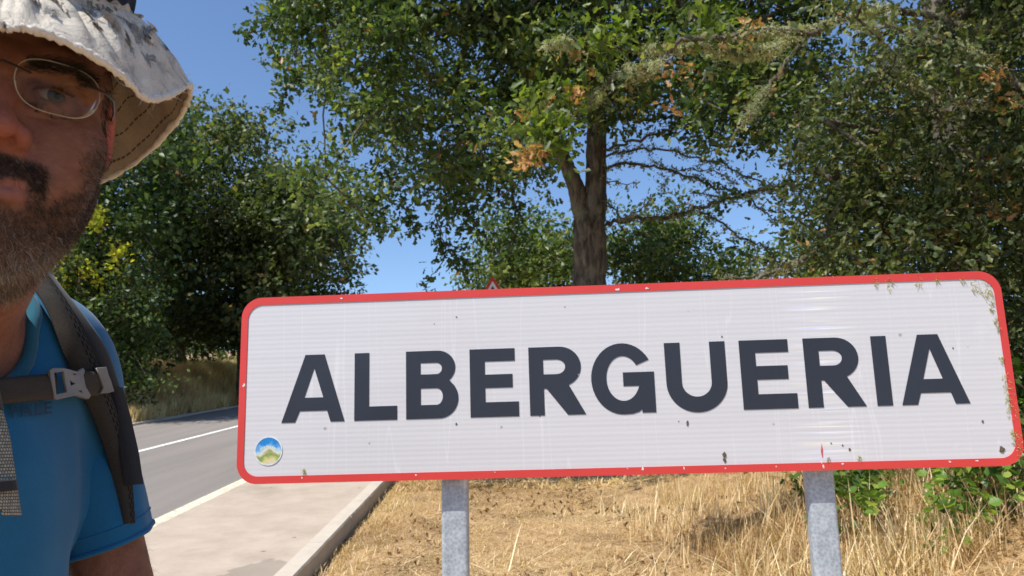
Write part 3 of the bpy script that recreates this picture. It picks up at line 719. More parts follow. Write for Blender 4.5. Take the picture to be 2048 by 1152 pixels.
for pts, r, z, li, tn in bough:
    P = strand_path(pts, z, rr_, 12, 2.2); V, F = tube_np(P, np.linspace(r*1.15, r*.5, len(P)), 8, jitter=.14, rng=rr_); parts.append((V, F))
    n = int(len(P)*380*li); k = rr_.integers(0, len(P), n); cl = np.clip(sum(np.exp(-((np.arange(len(P))-c_)/rr_.uniform(1.0, 3.2))**2)*rr_.uniform(.5, 1.2) for c_ in rr_.uniform(0, len(P), max(3, int(len(P)*.17)))), .05, 1.3)
    keep = rr_.uniform(size=n) < cl[k]; k = k[keep]; n = len(k)
    q = P[k]+rr_.normal(0, 1, (n, 3))*np.array([.019, .019, .019])*(.3+cl[k])[:, None]; q[:, 2] -= .008; LP.append(q); LT.append(np.clip(tn+rr_.normal(0, .22, n), 0, 1))
    k = rr_.integers(0, len(P), int(len(P)*3.5)); GL.append(P[k]+rr_.normal(0, .07, (len(k), 3)))
for V, F in parts: mesh_np("bough", V, F, M_twig, rt)
P = np.concatenate(LP); V, F, k = leaves_np(P, .030, rr_, .14, .3, .1)
o = mesh_np("beard_lichen", V, F, M_lichen, rt, {"tint": np.repeat(np.concatenate(LT), k)}); o['kind'] = "stuff"
P = np.concatenate(GL); V, F, k = leaves_np(P, .075, rr_, .5, .4, lobed=True)
o = mesh_np("bough_leaves", V, F, M_leafo, rt, {"tint": np.repeat(np.clip(rr_.normal(.6, .2, len(P)), 0, .96), k)}); o['kind'] = "stuff"
# withered clusters
wl = [((1052, 318), 5.1, 34, 60), ((1075, 300), 5.1, 16, 20), ((1155, 185), 5.2, 20, 22), ((1350, 140), 5.3, 45, 26), ((1340, 215), 5.3, 30, 12), ((1180, 150), 5.3, 24, 10), ((1500, 55), 5.4, 50, 40), ((1150, 100), 5.4, 30, 20), ((1040, 230), 5.6, 24, 16),
      ((1100, 200), 5.5, 40, 20), ((1985, 150), 5, 30, 26), ((2030, 200), 5, 30, 26), ((1900, 460), 5.6, 60, 40), ((1990, 330), 5.4, 60, 50), ((2000, 420), 5.4, 50, 50), ((1780, 470), 6, 40, 30)]
LP = []
for (px, py), z, sp, n in wl: LP.append(np.array([pix(px+rr_.normal(0, sp*.42), py+rr_.normal(0, sp*.30), z+rr_.normal(0, .06)) for _ in range(n)]))
P = np.concatenate(LP); V, F, k = leaves_np(P, .062, rr_, .5, .3, lobed=True)
o = mesh_np("withered_leaves", V, F, M_brownleaf, rt, {"tint": np.repeat(rr_.uniform(0, 1, len(P)), k)}); o['kind'] = "stuff"
# yellow-green spray leaves near the bough
LP = [np.array([pix(px+rr_.normal(0, sp*.5), py+rr_.normal(0, sp*.35), z+rr_.normal(0, .08)) for _ in range(n)]) for (px, py), z, sp, n in
      [((1100, 250), 5.2, 60, 160), ((1140, 180), 5.3, 50, 90), ((1110, 290), 5.2, 40, 70), ((1200, 90), 5.3, 70, 120), ((1060, 190), 5.5, 40, 60), ((1400, 40), 5.5, 90, 140), ((1250, 50), 5.5, 70, 90)]]
P = np.concatenate(LP); V, F, k = leaves_np(P, .085, rr_, .5, .3, lobed=True)
o = mesh_np("light_leaves", V, F, M_leafy, rt, {"tint": np.repeat(rr_.uniform(0, .7, len(P)), k)}); o['kind'] = "stuff"

# --- trees beyond: across the road on the left, and behind the oak
def far_tree(name, label, poly, z0, z1, n, rad_, per, size, material, trunk_px, seed, group=None, tm=.4, holes=(), fork_h=.35, tr=.18, flat=.75):
    r = np.random.default_rng(seed); T = sample_volume(poly, z0, z1, n, r, holes, 7, rad_*1.1)
    zc = (z0+z1)/2; pb = pix(trunk_px, 600, zc); g = float(gz(pb[0], pb[1])); ztop = np.percentile(T[:, 2], 80)
    e = empty(name, (pb[0], pb[1], g), label, "tree", group)
    hgt = ztop-g; main_ = [np.array([pb[0], pb[1], g-.3])] + [np.array([pb[0]+r.normal(0, .02*hgt), pb[1]+r.normal(0, .02*hgt), g+hgt*f]) for f in (.08, .25, .5, .75, .95)]
    V, F = trunk_tube(main_, [tr*1.3, tr, tr*.9, tr*.65, tr*.4, tr*.15], 12, r); mesh_np("trunk", V, F, M_bark, e, smooth=True)
    V, F, _, _ = skeleton(main_[2:], None, T, r, rad_*2, .012, tr*.6); mesh_np("branches", V, F, M_twig, e)["kind"] = "stuff"
    V, F, t = crown_leaves(T, rad_, per, size, r, tm, .21, flat=flat, aspect=.6, subs=5)
    o = mesh_np("crown", V, F, material, e, {"tint": t}); o['kind'] = "stuff"
    return e
G1 = "trees lining the far side of the road"
far_tree("roadside_oak_tree", "dark leafy oak across the road directly behind the hiker's hat and shoulder", [(-60, 60), (60, 40), (200, 100), (290, 110), (330, 160), (330, 400), (310, 560), (300, 690), (-60, 700)], 19, 24, 230, .62, 120, .21, M_leaf, 150, 51, G1, .33)
far_tree("roadside_oak_tree", "tall oak across the road, its rounded top just right of the hat brim", [(300, 330), (330, 260), (352, 222), (385, 208), (412, 240), (418, 300), (430, 420), (470, 560), (460, 670), (280, 690), (260, 500)], 25, 30, 190, .62, 110, .21, M_leafo, 370, 52, G1, .42)
far_tree("roadside_oak_tree", "broad oak across the road between the tall oak and the sign", [(415, 300), (440, 245), (475, 228), (520, 240), (545, 290), (600, 330), (640, 400), (600, 560), (560, 680), (400, 690), (390, 500)], 24, 29, 210, .62, 110, .21, M_leafo, 490, 53, G1, .40)
far_tree("roadside_oak_tree", "lower rounded oak across the road rising behind the upper left corner of the sign", [(560, 380), (620, 395), (665, 430), (690, 480), (700, 540), (690, 600), (660, 690), (500, 690), (500, 480)], 27, 32, 170, .62, 110, .21, M_leafo, 590, 54, G1, .36)
far_tree("leafy_bush_tree", "sunlit bushy tree in the distance just left of the big oak's trunk", [(960, 480), (1000, 430), (1060, 400), (1110, 395), (1160, 420), (1180, 500), (1180, 650), (930, 650), (935, 540)], 17, 20, 90, .42, 110, .13, M_leaf, 1060, 55, None, .52)
far_tree("leafy_bush_tree", "rounded green tree in the distance just right of the big oak's trunk", [(1190, 500), (1240, 430), (1290, 415), (1330, 392), (1380, 410), (1410, 470), (1455, 500), (1470, 560), (1460, 650), (1190, 650)], 15, 18, 105, .40, 110, .12, M_leaf, 1320, 56, None, .48)
far_tree("yellow_green_tree", "small yellow green tree peeping over the sign beneath the dead boughs", [(1440, 540), (1500, 505), (1560, 480), (1640, 470), (1740, 500), (1760, 640), (1400, 640)], 16, 19, 60, .36, 100, .11, M_leafy, 1580, 57, None, .45)
far_tree("shady_back_tree", "deep green tree standing behind the lichened oak at the right edge", [(1760, 300), (1820, 100), (2150, -100), (2500, 100), (2500, 760), (1760, 760)], 11, 14, 190, .5, 90, .16, M_leaf, 2050, 58, None, .25)
far_tree("distant_hedge_tree", "low dark tree far off behind the warning sign", [(940, 560), (1000, 545), (1060, 560), (1060, 660), (930, 660)], 24, 27, 30, .5, 90, .15, M_leaf, 1010, 59, None, .30)
# understorey hedge of the bank: dark growth between trunks and dry grass
ru = np.random.default_rng(61)
xs_ = ru.uniform(-22, -10.9, 420); ys_ = ru.uniform(16, 42, 420)
Pz = gz(xs_, ys_)+ru.uniform(.2, 2.6, 420); xs_ -= 1.9; T = np.stack([xs_, ys_, Pz], 1)
V, F, t = crown_leaves(T, .55, 100, .15, ru, .36, .15, aspect=.6, subs=5)
tag(mesh_np("undergrowth", V, F, M_leaf, None, {"tint": t}), kind="stuff")
# yellow sprays of the tree behind the man's chin
LP = []
for (px, py), sp, n in [((185, 425), 26, 120), ((190, 450), 18, 60), ((240, 505), 26, 90), ((205, 555), 40, 60), ((130, 520), 30, 60), ((120, 560), 26, 50), ((180, 540), 20, 40)]:
    LP.append(np.array([pix(px+ru.normal(0, sp*.5), py+ru.normal(0, sp*.5), 18.5+ru.normal(0, .2)) for _ in range(int(n*1.3))]))
P = np.concatenate(LP); V, F, k = leaves_np(P, .14, ru, .6, .2)
fl = empty("yellow_shrub_tree", tuple(pix(200, 600, 18.5)-np.array([0, 0, 0])), "shrubby tree with yellow sprays beside the hiker's jaw", "tree")
gq = pix(200, 600, 18.5); fl.location[2] = float(gz(gq[0], gq[1])); bpy.context.view_layer.update()
o = mesh_np("yellow_sprays", V, F, leaf_mat("yellow_spray_leaf", [(0, (.20, .26, .03)), (.5, (.45, .42, .05)), (1, (.62, .52, .06))], .4), fl, {"tint": np.repeat(ru.uniform(0, 1, len(P)), k)}); o['kind'] = "stuff"
T = sample_volume([(80, 380), (260, 400), (300, 560), (290, 790), (60, 790)], 18.3, 20.5, 110, ru)
pb = gq.copy(); g = float(gz(pb[0], pb[1])); mm_ = [np.array([pb[0], pb[1]+.6, g-.2]), np.array([pb[0], pb[1]+.6, g+1]), np.array([pb[0]-.1, pb[1]+.6, g+3])]
V, F = trunk_tube(mm_, [.12, .09, .05], 10, ru); mesh_np("trunk", V, F, M_bark, fl, smooth=True)
V, F, _, _ = skeleton(mm_[1:], None, T, ru, .6, .01, .07); mesh_np("branches", V, F, M_twig, fl)["kind"] = "stuff"
V, F, t = crown_leaves(T, .42, 110, .13, ru, .42, .17, aspect=.6, subs=5); o = mesh_np("crown", V, F, M_leaf, fl, {"tint": t}); o['kind'] = "stuff"

# ------------------------------------------------------------------ dry grass
rg = np.random.default_rng(71)
M_straw = leaf_mat("straw", [(0, (.26, .155, .075)), (.3, (.47, .31, .155)), (.6, (.62, .44, .24)), (.85, (.74, .58, .36)), (1, (.82, .71, .48))], .25, .7, .2)
def blades(P, h, lean, wid, rng, bend=.35):
    n = len(P); az = rng.uniform(0, 2*np.pi, n); L = h
    d = np.stack([np.cos(az)*np.sin(lean), np.sin(az)*np.sin(lean), np.cos(lean)], 1)
    s = np.stack([-np.sin(az+rng.normal(0, .5, n)), np.cos(az), np.zeros(n)], 1)*wid[:, None]*.5
    mid = P+d*(L*.55)[:, None]; d2 = d+np.stack([np.cos(az), np.sin(az), -np.ones(n)*.6], 1)*bend*rng.uniform(0, 1, n)[:, None]
    tip = mid+unit(d2)*(L*.45)[:, None]
    V = np.stack([P-s, P+s, mid+s*.8, mid-s*.8, tip], 1).reshape(-1, 3); b = (np.arange(n)*5)[:, None]
    F = (b[:, None]+np.array([[0, 1, 2], [0, 2, 3], [3, 2, 4]])[None]).reshape(-1, 3); return V, F
def verge_pts(n, x0, x1, y0, y1, rng, p=1.6):
    y = y0+(y1-y0)*rng.uniform(size=n)**p; x = rng.uniform(x0, x1, n)*(.35+.65*(y-y0)/(y1-y0)) if False else rng.uniform(x0, x1, n)
    return x, y
def put(name, n, x0, x1, y0, y1, hmin, hmax, lean0, lean1, wid, tint, rng, p=1.6, label=None, dens=None, material=None, cl=0):
    x, y = verge_pts(n, x0, x1, y0, y1, rng, p)
    if cl:
        cx_, cy_ = verge_pts(cl, x0, x1, y0, y1, rng, p); k = rng.integers(0, cl, n); x = cx_[k]+rng.normal(0, .05, n); y = cy_[k]+rng.normal(0, .05, n)
    if dens is not None: kk = rng.uniform(size=n) < dens(x, y); x, y = x[kk], y[kk]
    n = len(x); P = np.stack([x, y, gz(x, y)-.005], 1)
    V, F = blades(P, rng.uniform(hmin, hmax, n), rng.uniform(lean0, lean1, n), rng.uniform(.5, 1.3, n)*wid, rng)
    patch = .12*np.sin(x*1.9+np.sin(y*1.3)*1.5)+.1*np.sin(y*2.7+x)
    t = np.clip(tint+patch+rng.normal(0, .2, n), 0, 1)
    return tag(mesh_np(name, V, F, material or M_straw, None, {"tint": np.repeat(t, 5)}), kind="stuff")
patchy = lambda x, y: .8+.2*(np.sin(x*3+y*2)*np.sin(y*4-x*2) > -.3)  # share of blades kept; thins the dry grass in patches
put("dry_grass", 190000, -1.36, 3.6, 3.9, 9.5, .03, .10, 1.15, 1.62, .0055, .50, rg, 1.3, dens=patchy)
put("dry_grass", 45000, -1.34, 9, 9.0, 26, .05, .14, .6, 1.4, .014, .45, rg, 1.4)
put("grass_stubble", 15000, -1.34, 3.6, 3.9, 9, .03, .09, .3, 1.2, .005, .55, rg, 1.3, cl=1500)
tall = lambda x, y: np.clip((x-.9)/1.0, .0, 1)*(.35+.65*np.sin(x*2.1+y*1.3)**2)
put("tall_straw", 11000, .2, 4.2, 4.3, 7.8, .12, .38, .02, .6, .0065, .66, rg, 1.2, dens=tall, cl=700)
put("verge_edge_straw", 3500, -1.34, -1.0, 3.9, 12, .04, .12, .4, 1.3, .006, .6, rg, 1.3, cl=500)
put("dry_grass", 45000, -1.34, 4.5, -.5, 4.0, .03, .10, 1.0, 1.6, .0055, .42, rg, 1.0)
put("tall_straw", 3000, .9, 4.5, 1.5, 4.3, .10, .32, .02, .6, .0065, .66, rg, 1.0, cl=150)
# clear long stalks in front
put("straw_stalks", 150, -1.0, 3.4, 4.0, 6.0, .25, .6, .9, 1.45, .008, .95, rg, 1.0)
put("bank_grass", 80000, -12.6, -9.25, 14, 42, .15, .60, .05, .6, .022, .68, rg, 1.2, cl=5000)
put("bank_grass", 14000, -12.6, -9.4, 14, 42, .10, .40, .2, .9, .02, .1, rg, 1.2, cl=900, material=leaf_mat("weed_leaf", OLIVE))
# leaf litter in the verge
x = rg.uniform(-.9, 3.4, 1500); y = rg.uniform(4, 9, 1500); k_ = (np.sin(x*2+1)*np.sin(y*1.7) > -.1); x, y = x[k_], y[k_]
V, F, k = leaves_np(np.stack([x, y, gz(x, y)+.03], 1), .05, rg, .55, .0, lobed=True)
tag(mesh_np("leaf_litter", V, F, leaf_mat("litter", [(0, (.10, .055, .025)), (1, (.34, .20, .09))], .1, .8), None, {"tint": np.repeat(rg.uniform(0, 1, len(x)), k)}), kind="stuff")

# ------------------------------------------------------------------ bramble thicket at the lower right
rb = np.random.default_rng(81)
M_bram = leaf_mat("bramble_leaf", [(0, (.03, .05, .015)), (.4, (.07, .13, .025)), (.75, (.14, .24, .04)), (1, (.32, .38, .07))], .4, .4)
M_stem = noisy("bramble_stem", (.16, .09, .06), (.34, .22, .13), 30, .8, .3)
def bpt(px, py, z): return pix(px, py, z)
bc = bpt(1960, 1040, 4.6); bramble = empty("bramble_bush", (bc[0], bc[1], float(gz(bc[0], bc[1]))), "green bramble thicket with dry stalks under the right end of the town sign", "bush")
parts = []; tips = []
for k in range(95):
    x0 = rb.uniform(2.3, 4.4); y0 = rb.uniform(4.3, 6.6)
    if x0 < 2.6 and rb.uniform() < .6: continue
    a = rb.uniform(0, 2*math.pi); L = rb.uniform(.5, 1.25); hh = rb.uniform(.25, .75)*min(1, (x0-1.4)/1.4); n = 12; t = np.linspace(0, 1, n)
    P = np.stack([x0+math.cos(a)*L*t*.7, y0+math.sin(a)*L*t*.7, float(gz(x0, y0))+hh*np.sin(t*2.5)], 1)+rb.normal(0, .008, (n, 3))
    parts.append(tube_np(P, np.linspace(.0055, .002, n), 5)); tips.append(P[2:])
for V, F in parts: mesh_np("arching_stem", V, F, M_stem, bramble)
TP = np.concatenate(tips)
sel = rb.integers(0, len(TP), 4800); P = TP[sel]+rb.normal(0, .045, (4800, 3)); P[:, 2] = np.maximum(P[:, 2], gz(P[:, 0], P[:, 1])+.12)
V, F, k = leaves_np(P, .07, rb, .7, .1, lobed=False, fold=.3); o = mesh_np("small_leaves", V, F, M_bram, bramble, {"tint": np.repeat(np.clip(rb.normal(.5, .24, len(P)), 0, 1), k)}); o['kind'] = "stuff"
# big leaves one can pick out, each a part
def big_leaf_mesh(seed):
    r = np.random.default_rng(seed); m_ = 9; t = np.linspace(0, 1, m_); w = .42*np.sin(np.pi*t**.85)**.8*(1+.12*np.cos(np.arange(m_)*np.pi)); w[-1] = 0; w[0] = .02
    V = []; 
    for a in range(m_): V += [(-w[a], t[a], .12*w[a]+.0), (0, t[a], -.12*t[a]**2), (w[a], t[a], .12*w[a])]
    F = [];
    for a in range(m_-1):
        b = a*3; F += [(b, b+1, b+4, b+3), (b+1, b+2, b+5, b+4)]
    me = bpy.data.meshes.new("leaf"); me.from_pydata(V, [], F); me.materials.append(M_bram)
    at = me.attributes.new("tint", 'FLOAT', 'POINT'); at.data.foreach_set("value", np.full(len(V), r.uniform(.45, .95), dtype=np.float32)); return me
blm = [big_leaf_mesh(s) for s in range(8)]
for k in range(230):
    px = rb.uniform(1710, 1770) if rb.uniform() < .15 else rb.uniform(1850, 2075); py = rb.uniform(930, 1120)
    if px < 1830 and py > 1010: py -= 80
    z = rb.uniform(4.2, 5.2); c = bpt(px, py, z); g = float(gz(c[0], c[1]))
    if c[2] < g+.03: c[2] = g+.15+rb.uniform(0, .25)
    for q in range(1):
        o = bpy.data.objects.new("leaf", blm[rb.integers(0, 8)]); COL.objects.link(o); o.parent = bramble; o.matrix_parent_inverse = bramble.matrix_world.inverted()
        s = rb.uniform(.045, .085); o.location = c; o.scale = (s, s, s); o.rotation_euler = (rb.uniform(-.9, .9), rb.uniform(-.9, .9), rb.uniform(0, 6.3))
# dead stalks and withered tangle among the brambles
put("withered_stalks", 5500, 1.5, 4.2, 4.2, 6.4, .08, .32, .2, 1.4, .007, .25, rb, 1.0, cl=700)
put("withered_stalks", 400, 1.6, 4.2, 4.2, 5.8, .3, .7, .3, 1.2, .008, .85, rb, 1.0)
# ------------------------------------------------------------------ signed-distance modelling for the figure
class Field:
    def __init__(s): s.prims = []
    def add(s, fn, c, r, k=.02, op='u'): s.prims.append((fn, np.array(c, float), float(r), k, op)); return s
    def ball(s, c, r, k=.02, op='u', M=None):
        c = np.array(c, float); r = np.broadcast_to(np.array(r, float), (3,)).copy()
        def fn(P):
            Q = P-c
            if M is not None: Q = Q@M
            k0 = np.linalg.norm(Q/r, axis=-1); k1 = np.linalg.norm(Q/(r*r), axis=-1)
            return k0*(k0-1)/(k1+1e-9)
        return s.add(fn, c, r.max(), k, op)
    def cap(s, a, b, ra, rb, k=.02, op='u', flat=None):
        a = np.array(a, float); b = np.array(b, float); ba = b-a; L2 = ba@ba
        def fn(P):
            h = np.clip(((P-a)@ba)/L2, 0, 1); return np.linalg.norm(P-a-h[..., None]*ba, axis=-1)-(ra+(rb-ra)*h)
        return s.add(fn, (a+b)/2, np.sqrt(L2)/2+max(ra, rb), k, op)
    def plane(s, p, n, k=.01, op='cut'):
        p = np.array(p, float); n = np.array(n, float)/np.linalg.norm(n)
        return s.add(lambda P: (P-p)@n, p, 1e9, k, op)
    def comb(s, d, v, k, op):
        if op == 'u':
            h = np.clip(.5+.5*(d-v)/k, 0, 1); return d*(1-h)+v*h-k*h*(1-h)
        if op == 's': v = -v
        h = np.clip(.5-.5*(d-v)/k, 0, 1); return d*(1-h)+v*h+k*h*(1-h)      # smooth max: cut / subtract
    def __call__(s, P):
        P = np.asarray(P, float); d = np.full(P.shape[:-1], 1.0)
        for fn, c, r, k, op in s.prims: d = s.comb(d, fn(P), k, op)
        return d
    def grid(s, lo, hi, h):
        ax = [np.arange(lo[i], hi[i]+h, h) for i in range(3)]; D = np.full([len(a) for a in ax], .3)
        for fn, c, r, k, op in s.prims:
            sl = []
            for i in range(3):
                m_ = r+k+.05; a = int(np.searchsorted(ax[i], c[i]-m_)); b = int(np.searchsorted(ax[i], c[i]+m_)); sl.append(slice(max(a, 0), max(b, 0)))
            sub = D[tuple(sl)]
            if sub.size == 0: continue
            G = np.stack(np.meshgrid(*[ax[i][sl[i]] for i in range(3)], indexing='ij'), -1)
            D[tuple(sl)] = s.comb(sub, fn(G), k, op)
        return ax, D
    def grad(s, P, e=6e-4):
        g = np.stack([s(P+e*np.eye(3)[i])-s(P-e*np.eye(3)[i]) for i in range(3)], -1)/(2*e); return g
    def project(s, P, it=2, off=0.0):
        for _ in range(it):
            g = s.grad(P); d = s(P)-off; P = P-np.clip(d, -.01, .01)[:, None]*g/(np.sum(g*g, -1)[:, None]+1e-6)
        return P
    def hit(s, px, py, z0=.35, off=0.0):
        d = ray(px, py); t = z0
        for _ in range(120):
            v = float(s((CAMPOS+d*t)[None])[0])-off
            if v < .0004: return CAMPOS+d*t
            t += max(v*.8, .0005)
            if t > 3: return None
        return CAMPOS+d*t
def surface_nets(ax, D):
    nx_, ny_, nz_ = D.shape; ins = D < 0
    C = np.zeros((nx_-1, ny_-1, nz_-1), np.int8)
    for a in (0, 1):
        for b in (0, 1):
            for c in (0, 1): C += ins[a:nx_-1+a, b:ny_-1+b, c:nz_-1+c]
    I = np.argwhere((C > 0) & (C < 8)); idx = -np.ones(C.shape, np.int64); idx[tuple(I.T)] = np.arange(len(I))
    acc = np.zeros((len(I), 3)); cnt = np.zeros(len(I)); cor = [(a, b, c) for a in (0, 1) for b in (0, 1) for c in (0, 1)]
    for i1, p in enumerate(cor):
        for q in cor[i1+1:]:
            if sum(abs(p[k]-q[k]) for k in range(3)) != 1: continue
            d0 = D[I[:, 0]+p[0], I[:, 1]+p[1], I[:, 2]+p[2]]; d1 = D[I[:, 0]+q[0], I[:, 1]+q[1], I[:, 2]+q[2]]
            m_ = (d0 < 0) != (d1 < 0); t = np.where(m_, d0/(d0-d1+1e-20), 0)
            pt = np.array(p)+(np.array(q)-np.array(p))*t[:, None]; acc[m_] += pt[m_]; cnt[m_] += 1
    h = ax[0][1]-ax[0][0]; V = (I+acc/cnt[:, None])*h+np.array([a[0] for a in ax]); F = []
    for axis in range(3):
        u, v = [(1, 2), (2, 0), (0, 1)][axis]; sl0 = [slice(None)]*3; sl1 = [slice(None)]*3
        sl0[axis] = slice(0, -1); sl1[axis] = slice(1, None); a = ins[tuple(sl0)]; b = ins[tuple(sl1)]
        E = np.argwhere(a != b); E = E[(E[:, u] > 0) & (E[:, v] > 0) & (E[:, u] < D.shape[u]-1) & (E[:, v] < D.shape[v]-1)]
        du = np.zeros(3, int); du[u] = 1; dv = np.zeros(3, int); dv[v] = 1
        g = lambda X: idx[tuple(X.T)]
        Q = np.stack([g(E-du-dv), g(E-dv), g(E), g(E-du)], 1); fl = a[tuple(E.T)]; Q[~fl] = Q[~fl][:, ::-1]; F.append(Q)
    F = np.concatenate(F); F = F[(F >= 0).all(1)]; return V, F
def refine(V, F, mask_fn, field, times=1):
    """split the faces of a region finer and put the new vertices on the field's surface"""
    bm = bmesh.new(); vs = [bm.verts.new(v) for v in V]
    for f in F: 
        try: bm.faces.new([vs[i] for i in f])
        except ValueError: pass
    for _ in range(times):
        bm.verts.ensure_lookup_table(); co = np.array([v.co[:] for v in bm.verts]); mk = mask_fn(co, _)
        ed = [e for e in bm.edges if mk[e.verts[0].index] and mk[e.verts[1].index]]
        bmesh.ops.subdivide_edges(bm, edges=ed, cuts=1, use_grid_fill=True); bm.verts.index_update()
        co = np.array([v.co[:] for v in bm.verts]); co = field.project(co, 2)
        for v, c in zip(bm.verts, co): v.co = c
    return bm
def orth(z, x):
    z = z/np.linalg.norm(z); x = x-z*(x@z); x /= np.linalg.norm(x); return x, np.cross(z, x), z

# ------------------------------------------------------------------ the hiker: frames of head and body
HE = pix(4, 163, .520)                                   # midpoint between the eyes
v = HE-CAMPOS; _az = math.atan2(v[0], v[1]) + rad(2)     # faces the phone
HB = np.array([math.sin(_az), math.cos(_az), 0])         # back of head direction (level)
HPITCH = rad(9)                                          # face tipped down
HY = np.array([HB[0]*math.cos(HPITCH), HB[1]*math.cos(HPITCH), math.sin(HPITCH)])
HX = np.array([HB[1], -HB[0], 0]); HZ = np.cross(HX, HY)
tilt = rad(-1.0); HX, HZ = HX*math.cos(tilt)+HZ*math.sin(tilt), HZ*math.cos(tilt)-HX*math.sin(tilt)
HM = np.stack([HX, HY, HZ], 1)                           # columns: his left (image right), back, up
def H(x, y, z): return HE+HM@np.array([x, y, z])
def toH(P): return (np.asarray(P)-HE)@HM
def hpix(px, py, yl):
    """point on the ray of a photo pixel at distance yl behind the plane of the eyes"""
    d = ray(px, py); t = (yl-((CAMPOS-HE)@HY))/(d@HY); return CAMPOS+d*t

skin = Field(); hb = lambda c, r, k=.02, op='u': skin.ball(H(*c), r, k, op, HM)
hc = lambda a, b, ra, rb, k=.015, op='u': skin.cap(H(*a), H(*b), ra, rb, k, op)
hb((0, .100, .035), (.0735, .098, .098))
hb((0, .066, -.030), (.0640, .062, .080), .03)
hb((0, .082, -.075), (.047, .055, .050), .03)
hb((0, .030, -.102), (.026, .024, .024), .03)
for s in (1, -1):
    hc((s*.015, .030, -.106), (s*.047, .088, -.062), .019, .020, .03)
    hb((s*.045, .030, -.030), (.024, .022, .020), .025)                      # cheekbone
    hb((s*.037, .032, -.062), (.024, .022, .026), .03)
    hc((s*.008, .004, .017), (s*.034, .004, .022), .0085, .009, .014); hc((s*.034, .004, .022), (s*.058, .024, .014), .009, .007, .016)   # brow
    hb((s*.033, .001, -.003), (.020, .0125, .0125), .012, 's')              # eye socket
hc((0, .004, .012), (0, -.015, -.027), .0085, .0088, .014)                   # nose bridge
hb((0, -.0215, -.0345), (.0125, .0115, .0105), .010)
for s in (1, -1):
    hb((s*.0140, -.009, -.0375), (.0078, .0105, .0085), .006)
    hb((s*.0080, -.0140, -.0450), (.0046, .0072, .0060), .004, 's')         # nostril
    hc((s*.021, -.002, -.046), (s*.037, .012, -.078), .0022, .003, .008, 's')   # fold beside the mouth
hb((0, .010, -.066), (.033, .017, .024), .02)                               # muzzle
ul = [(-.027, .007, -.0735), (-.012, -.0035, -.0690), (0, -.0048, -.0705), (.012, -.0035, -.0690), (.027, .007, -.0735)]
for a, b in zip(ul, ul[1:]): hc(a, b, .0038, .0038, .005)
ll = [(-.025, .006, -.0765), (-.010, -.0035, -.0795), (.010, -.0035, -.0795), (.025, .006, -.0765)]
for a, b in zip(ll, ll[1:]): hc(a, b, .0045, .0045, .005)
ml = [(-.028, .003, -.0748), (-.012, -.0085, -.0740), (.012, -.0085, -.0740), (.028, .003, -.0748)]
for a, b in zip(ml, ml[1:]): hc(a, b, .0013, .0013, .002, 's')
EYE = .031
for s in (1, -1):
    hb((s*EYE, .0145, -.001), .0140, .006)                                   # lids round the eyeball
    hb((s*(EYE+.0005), -.0035, -.0018), (.0150, .0100, .0050), .0018, 's')       # opening
    hb((s*EYE, .0005, .0100), (.0170, .0050, .0042), .005)                   # heavy upper lid
    hc((s*(EYE-.011), .003, -.0130), (s*(EYE+.010), .004, -.0145), .0022, .0022, .006)   # bag under the eye
    # ear
    hb((s*.0735, .098, -.010), (.0075, .016, .029), .006); hb((s*.0775, .106, -.004), (.0038, .018, .028), .004)
    hb((s*.0815, .094, -.008), (.004, .009, .016), .004, 's')
neckA = H(0, .105, -.075)
# body
NK = pix(-128, 655, .715)                                # base of the neck
ba = rad(68)+YAW*0
BL = CM[:, 0]*math.cos(ba)+CM[:, 2]*math.sin(ba); BL[2] = 0; BL /= np.linalg.norm(BL)      # towards his left shoulder
BZ = np.array([0, 0, 1.0]); BF = np.cross(BL, BZ); 
if BF@(CAMPOS-NK) < 0: BF = -BF                          # the way his chest faces
def B(l, f, z): return NK+BL*l+BF*f+BZ*z                 # l: to his left, f: forward, z: up from the neck base
BMt = np.stack([BL, BF, BZ], 1)
skin.cap(neckA, B(0, -.01, -.01), .056, .064, .03)
skin.ball(B(0, -.02, -.17), (.15, .105, .17), .05, M=BMt); skin.ball(B(0, -.02, -.40), (.140, .105, .20), .06, M=BMt)
skin.cap(B(-.12, -.03, -.03), B(.138, -.035, -.030), .055, .058, .06)
skin.cap(B(0, -.03, .03), B(.10, -.03, -.01), .035, .045, .05); skin.cap(B(0, -.03, .03), B(-.10, -.03, -.01), .035, .045, .05)
SHL, SHR = B(.162, -.035, -.052), B(-.165, .03, -.060)
ELL = B(.240, .015, -.36); WRL = B(.26, .10, -.615)
skin.cap(SHL, ELL, .046, .040, .04); skin.cap(ELL, WRL, .041, .027, .03)
PH = pix(-260, 700, .10)                                 # his right hand, holding the phone beside the lens
PH = CAMPOS+CM@np.array([-.125, -.06, -.005])
mid = (SHR+PH)/2+np.array([-.10, 0, -.12]); ELR = mid
fa = ELR-PH; WRR = PH+fa/np.linalg.norm(fa)*.10
skin.cap(SHR, ELR, .052, .042, .04); skin.cap(ELR, WRR, .042, .028, .03)
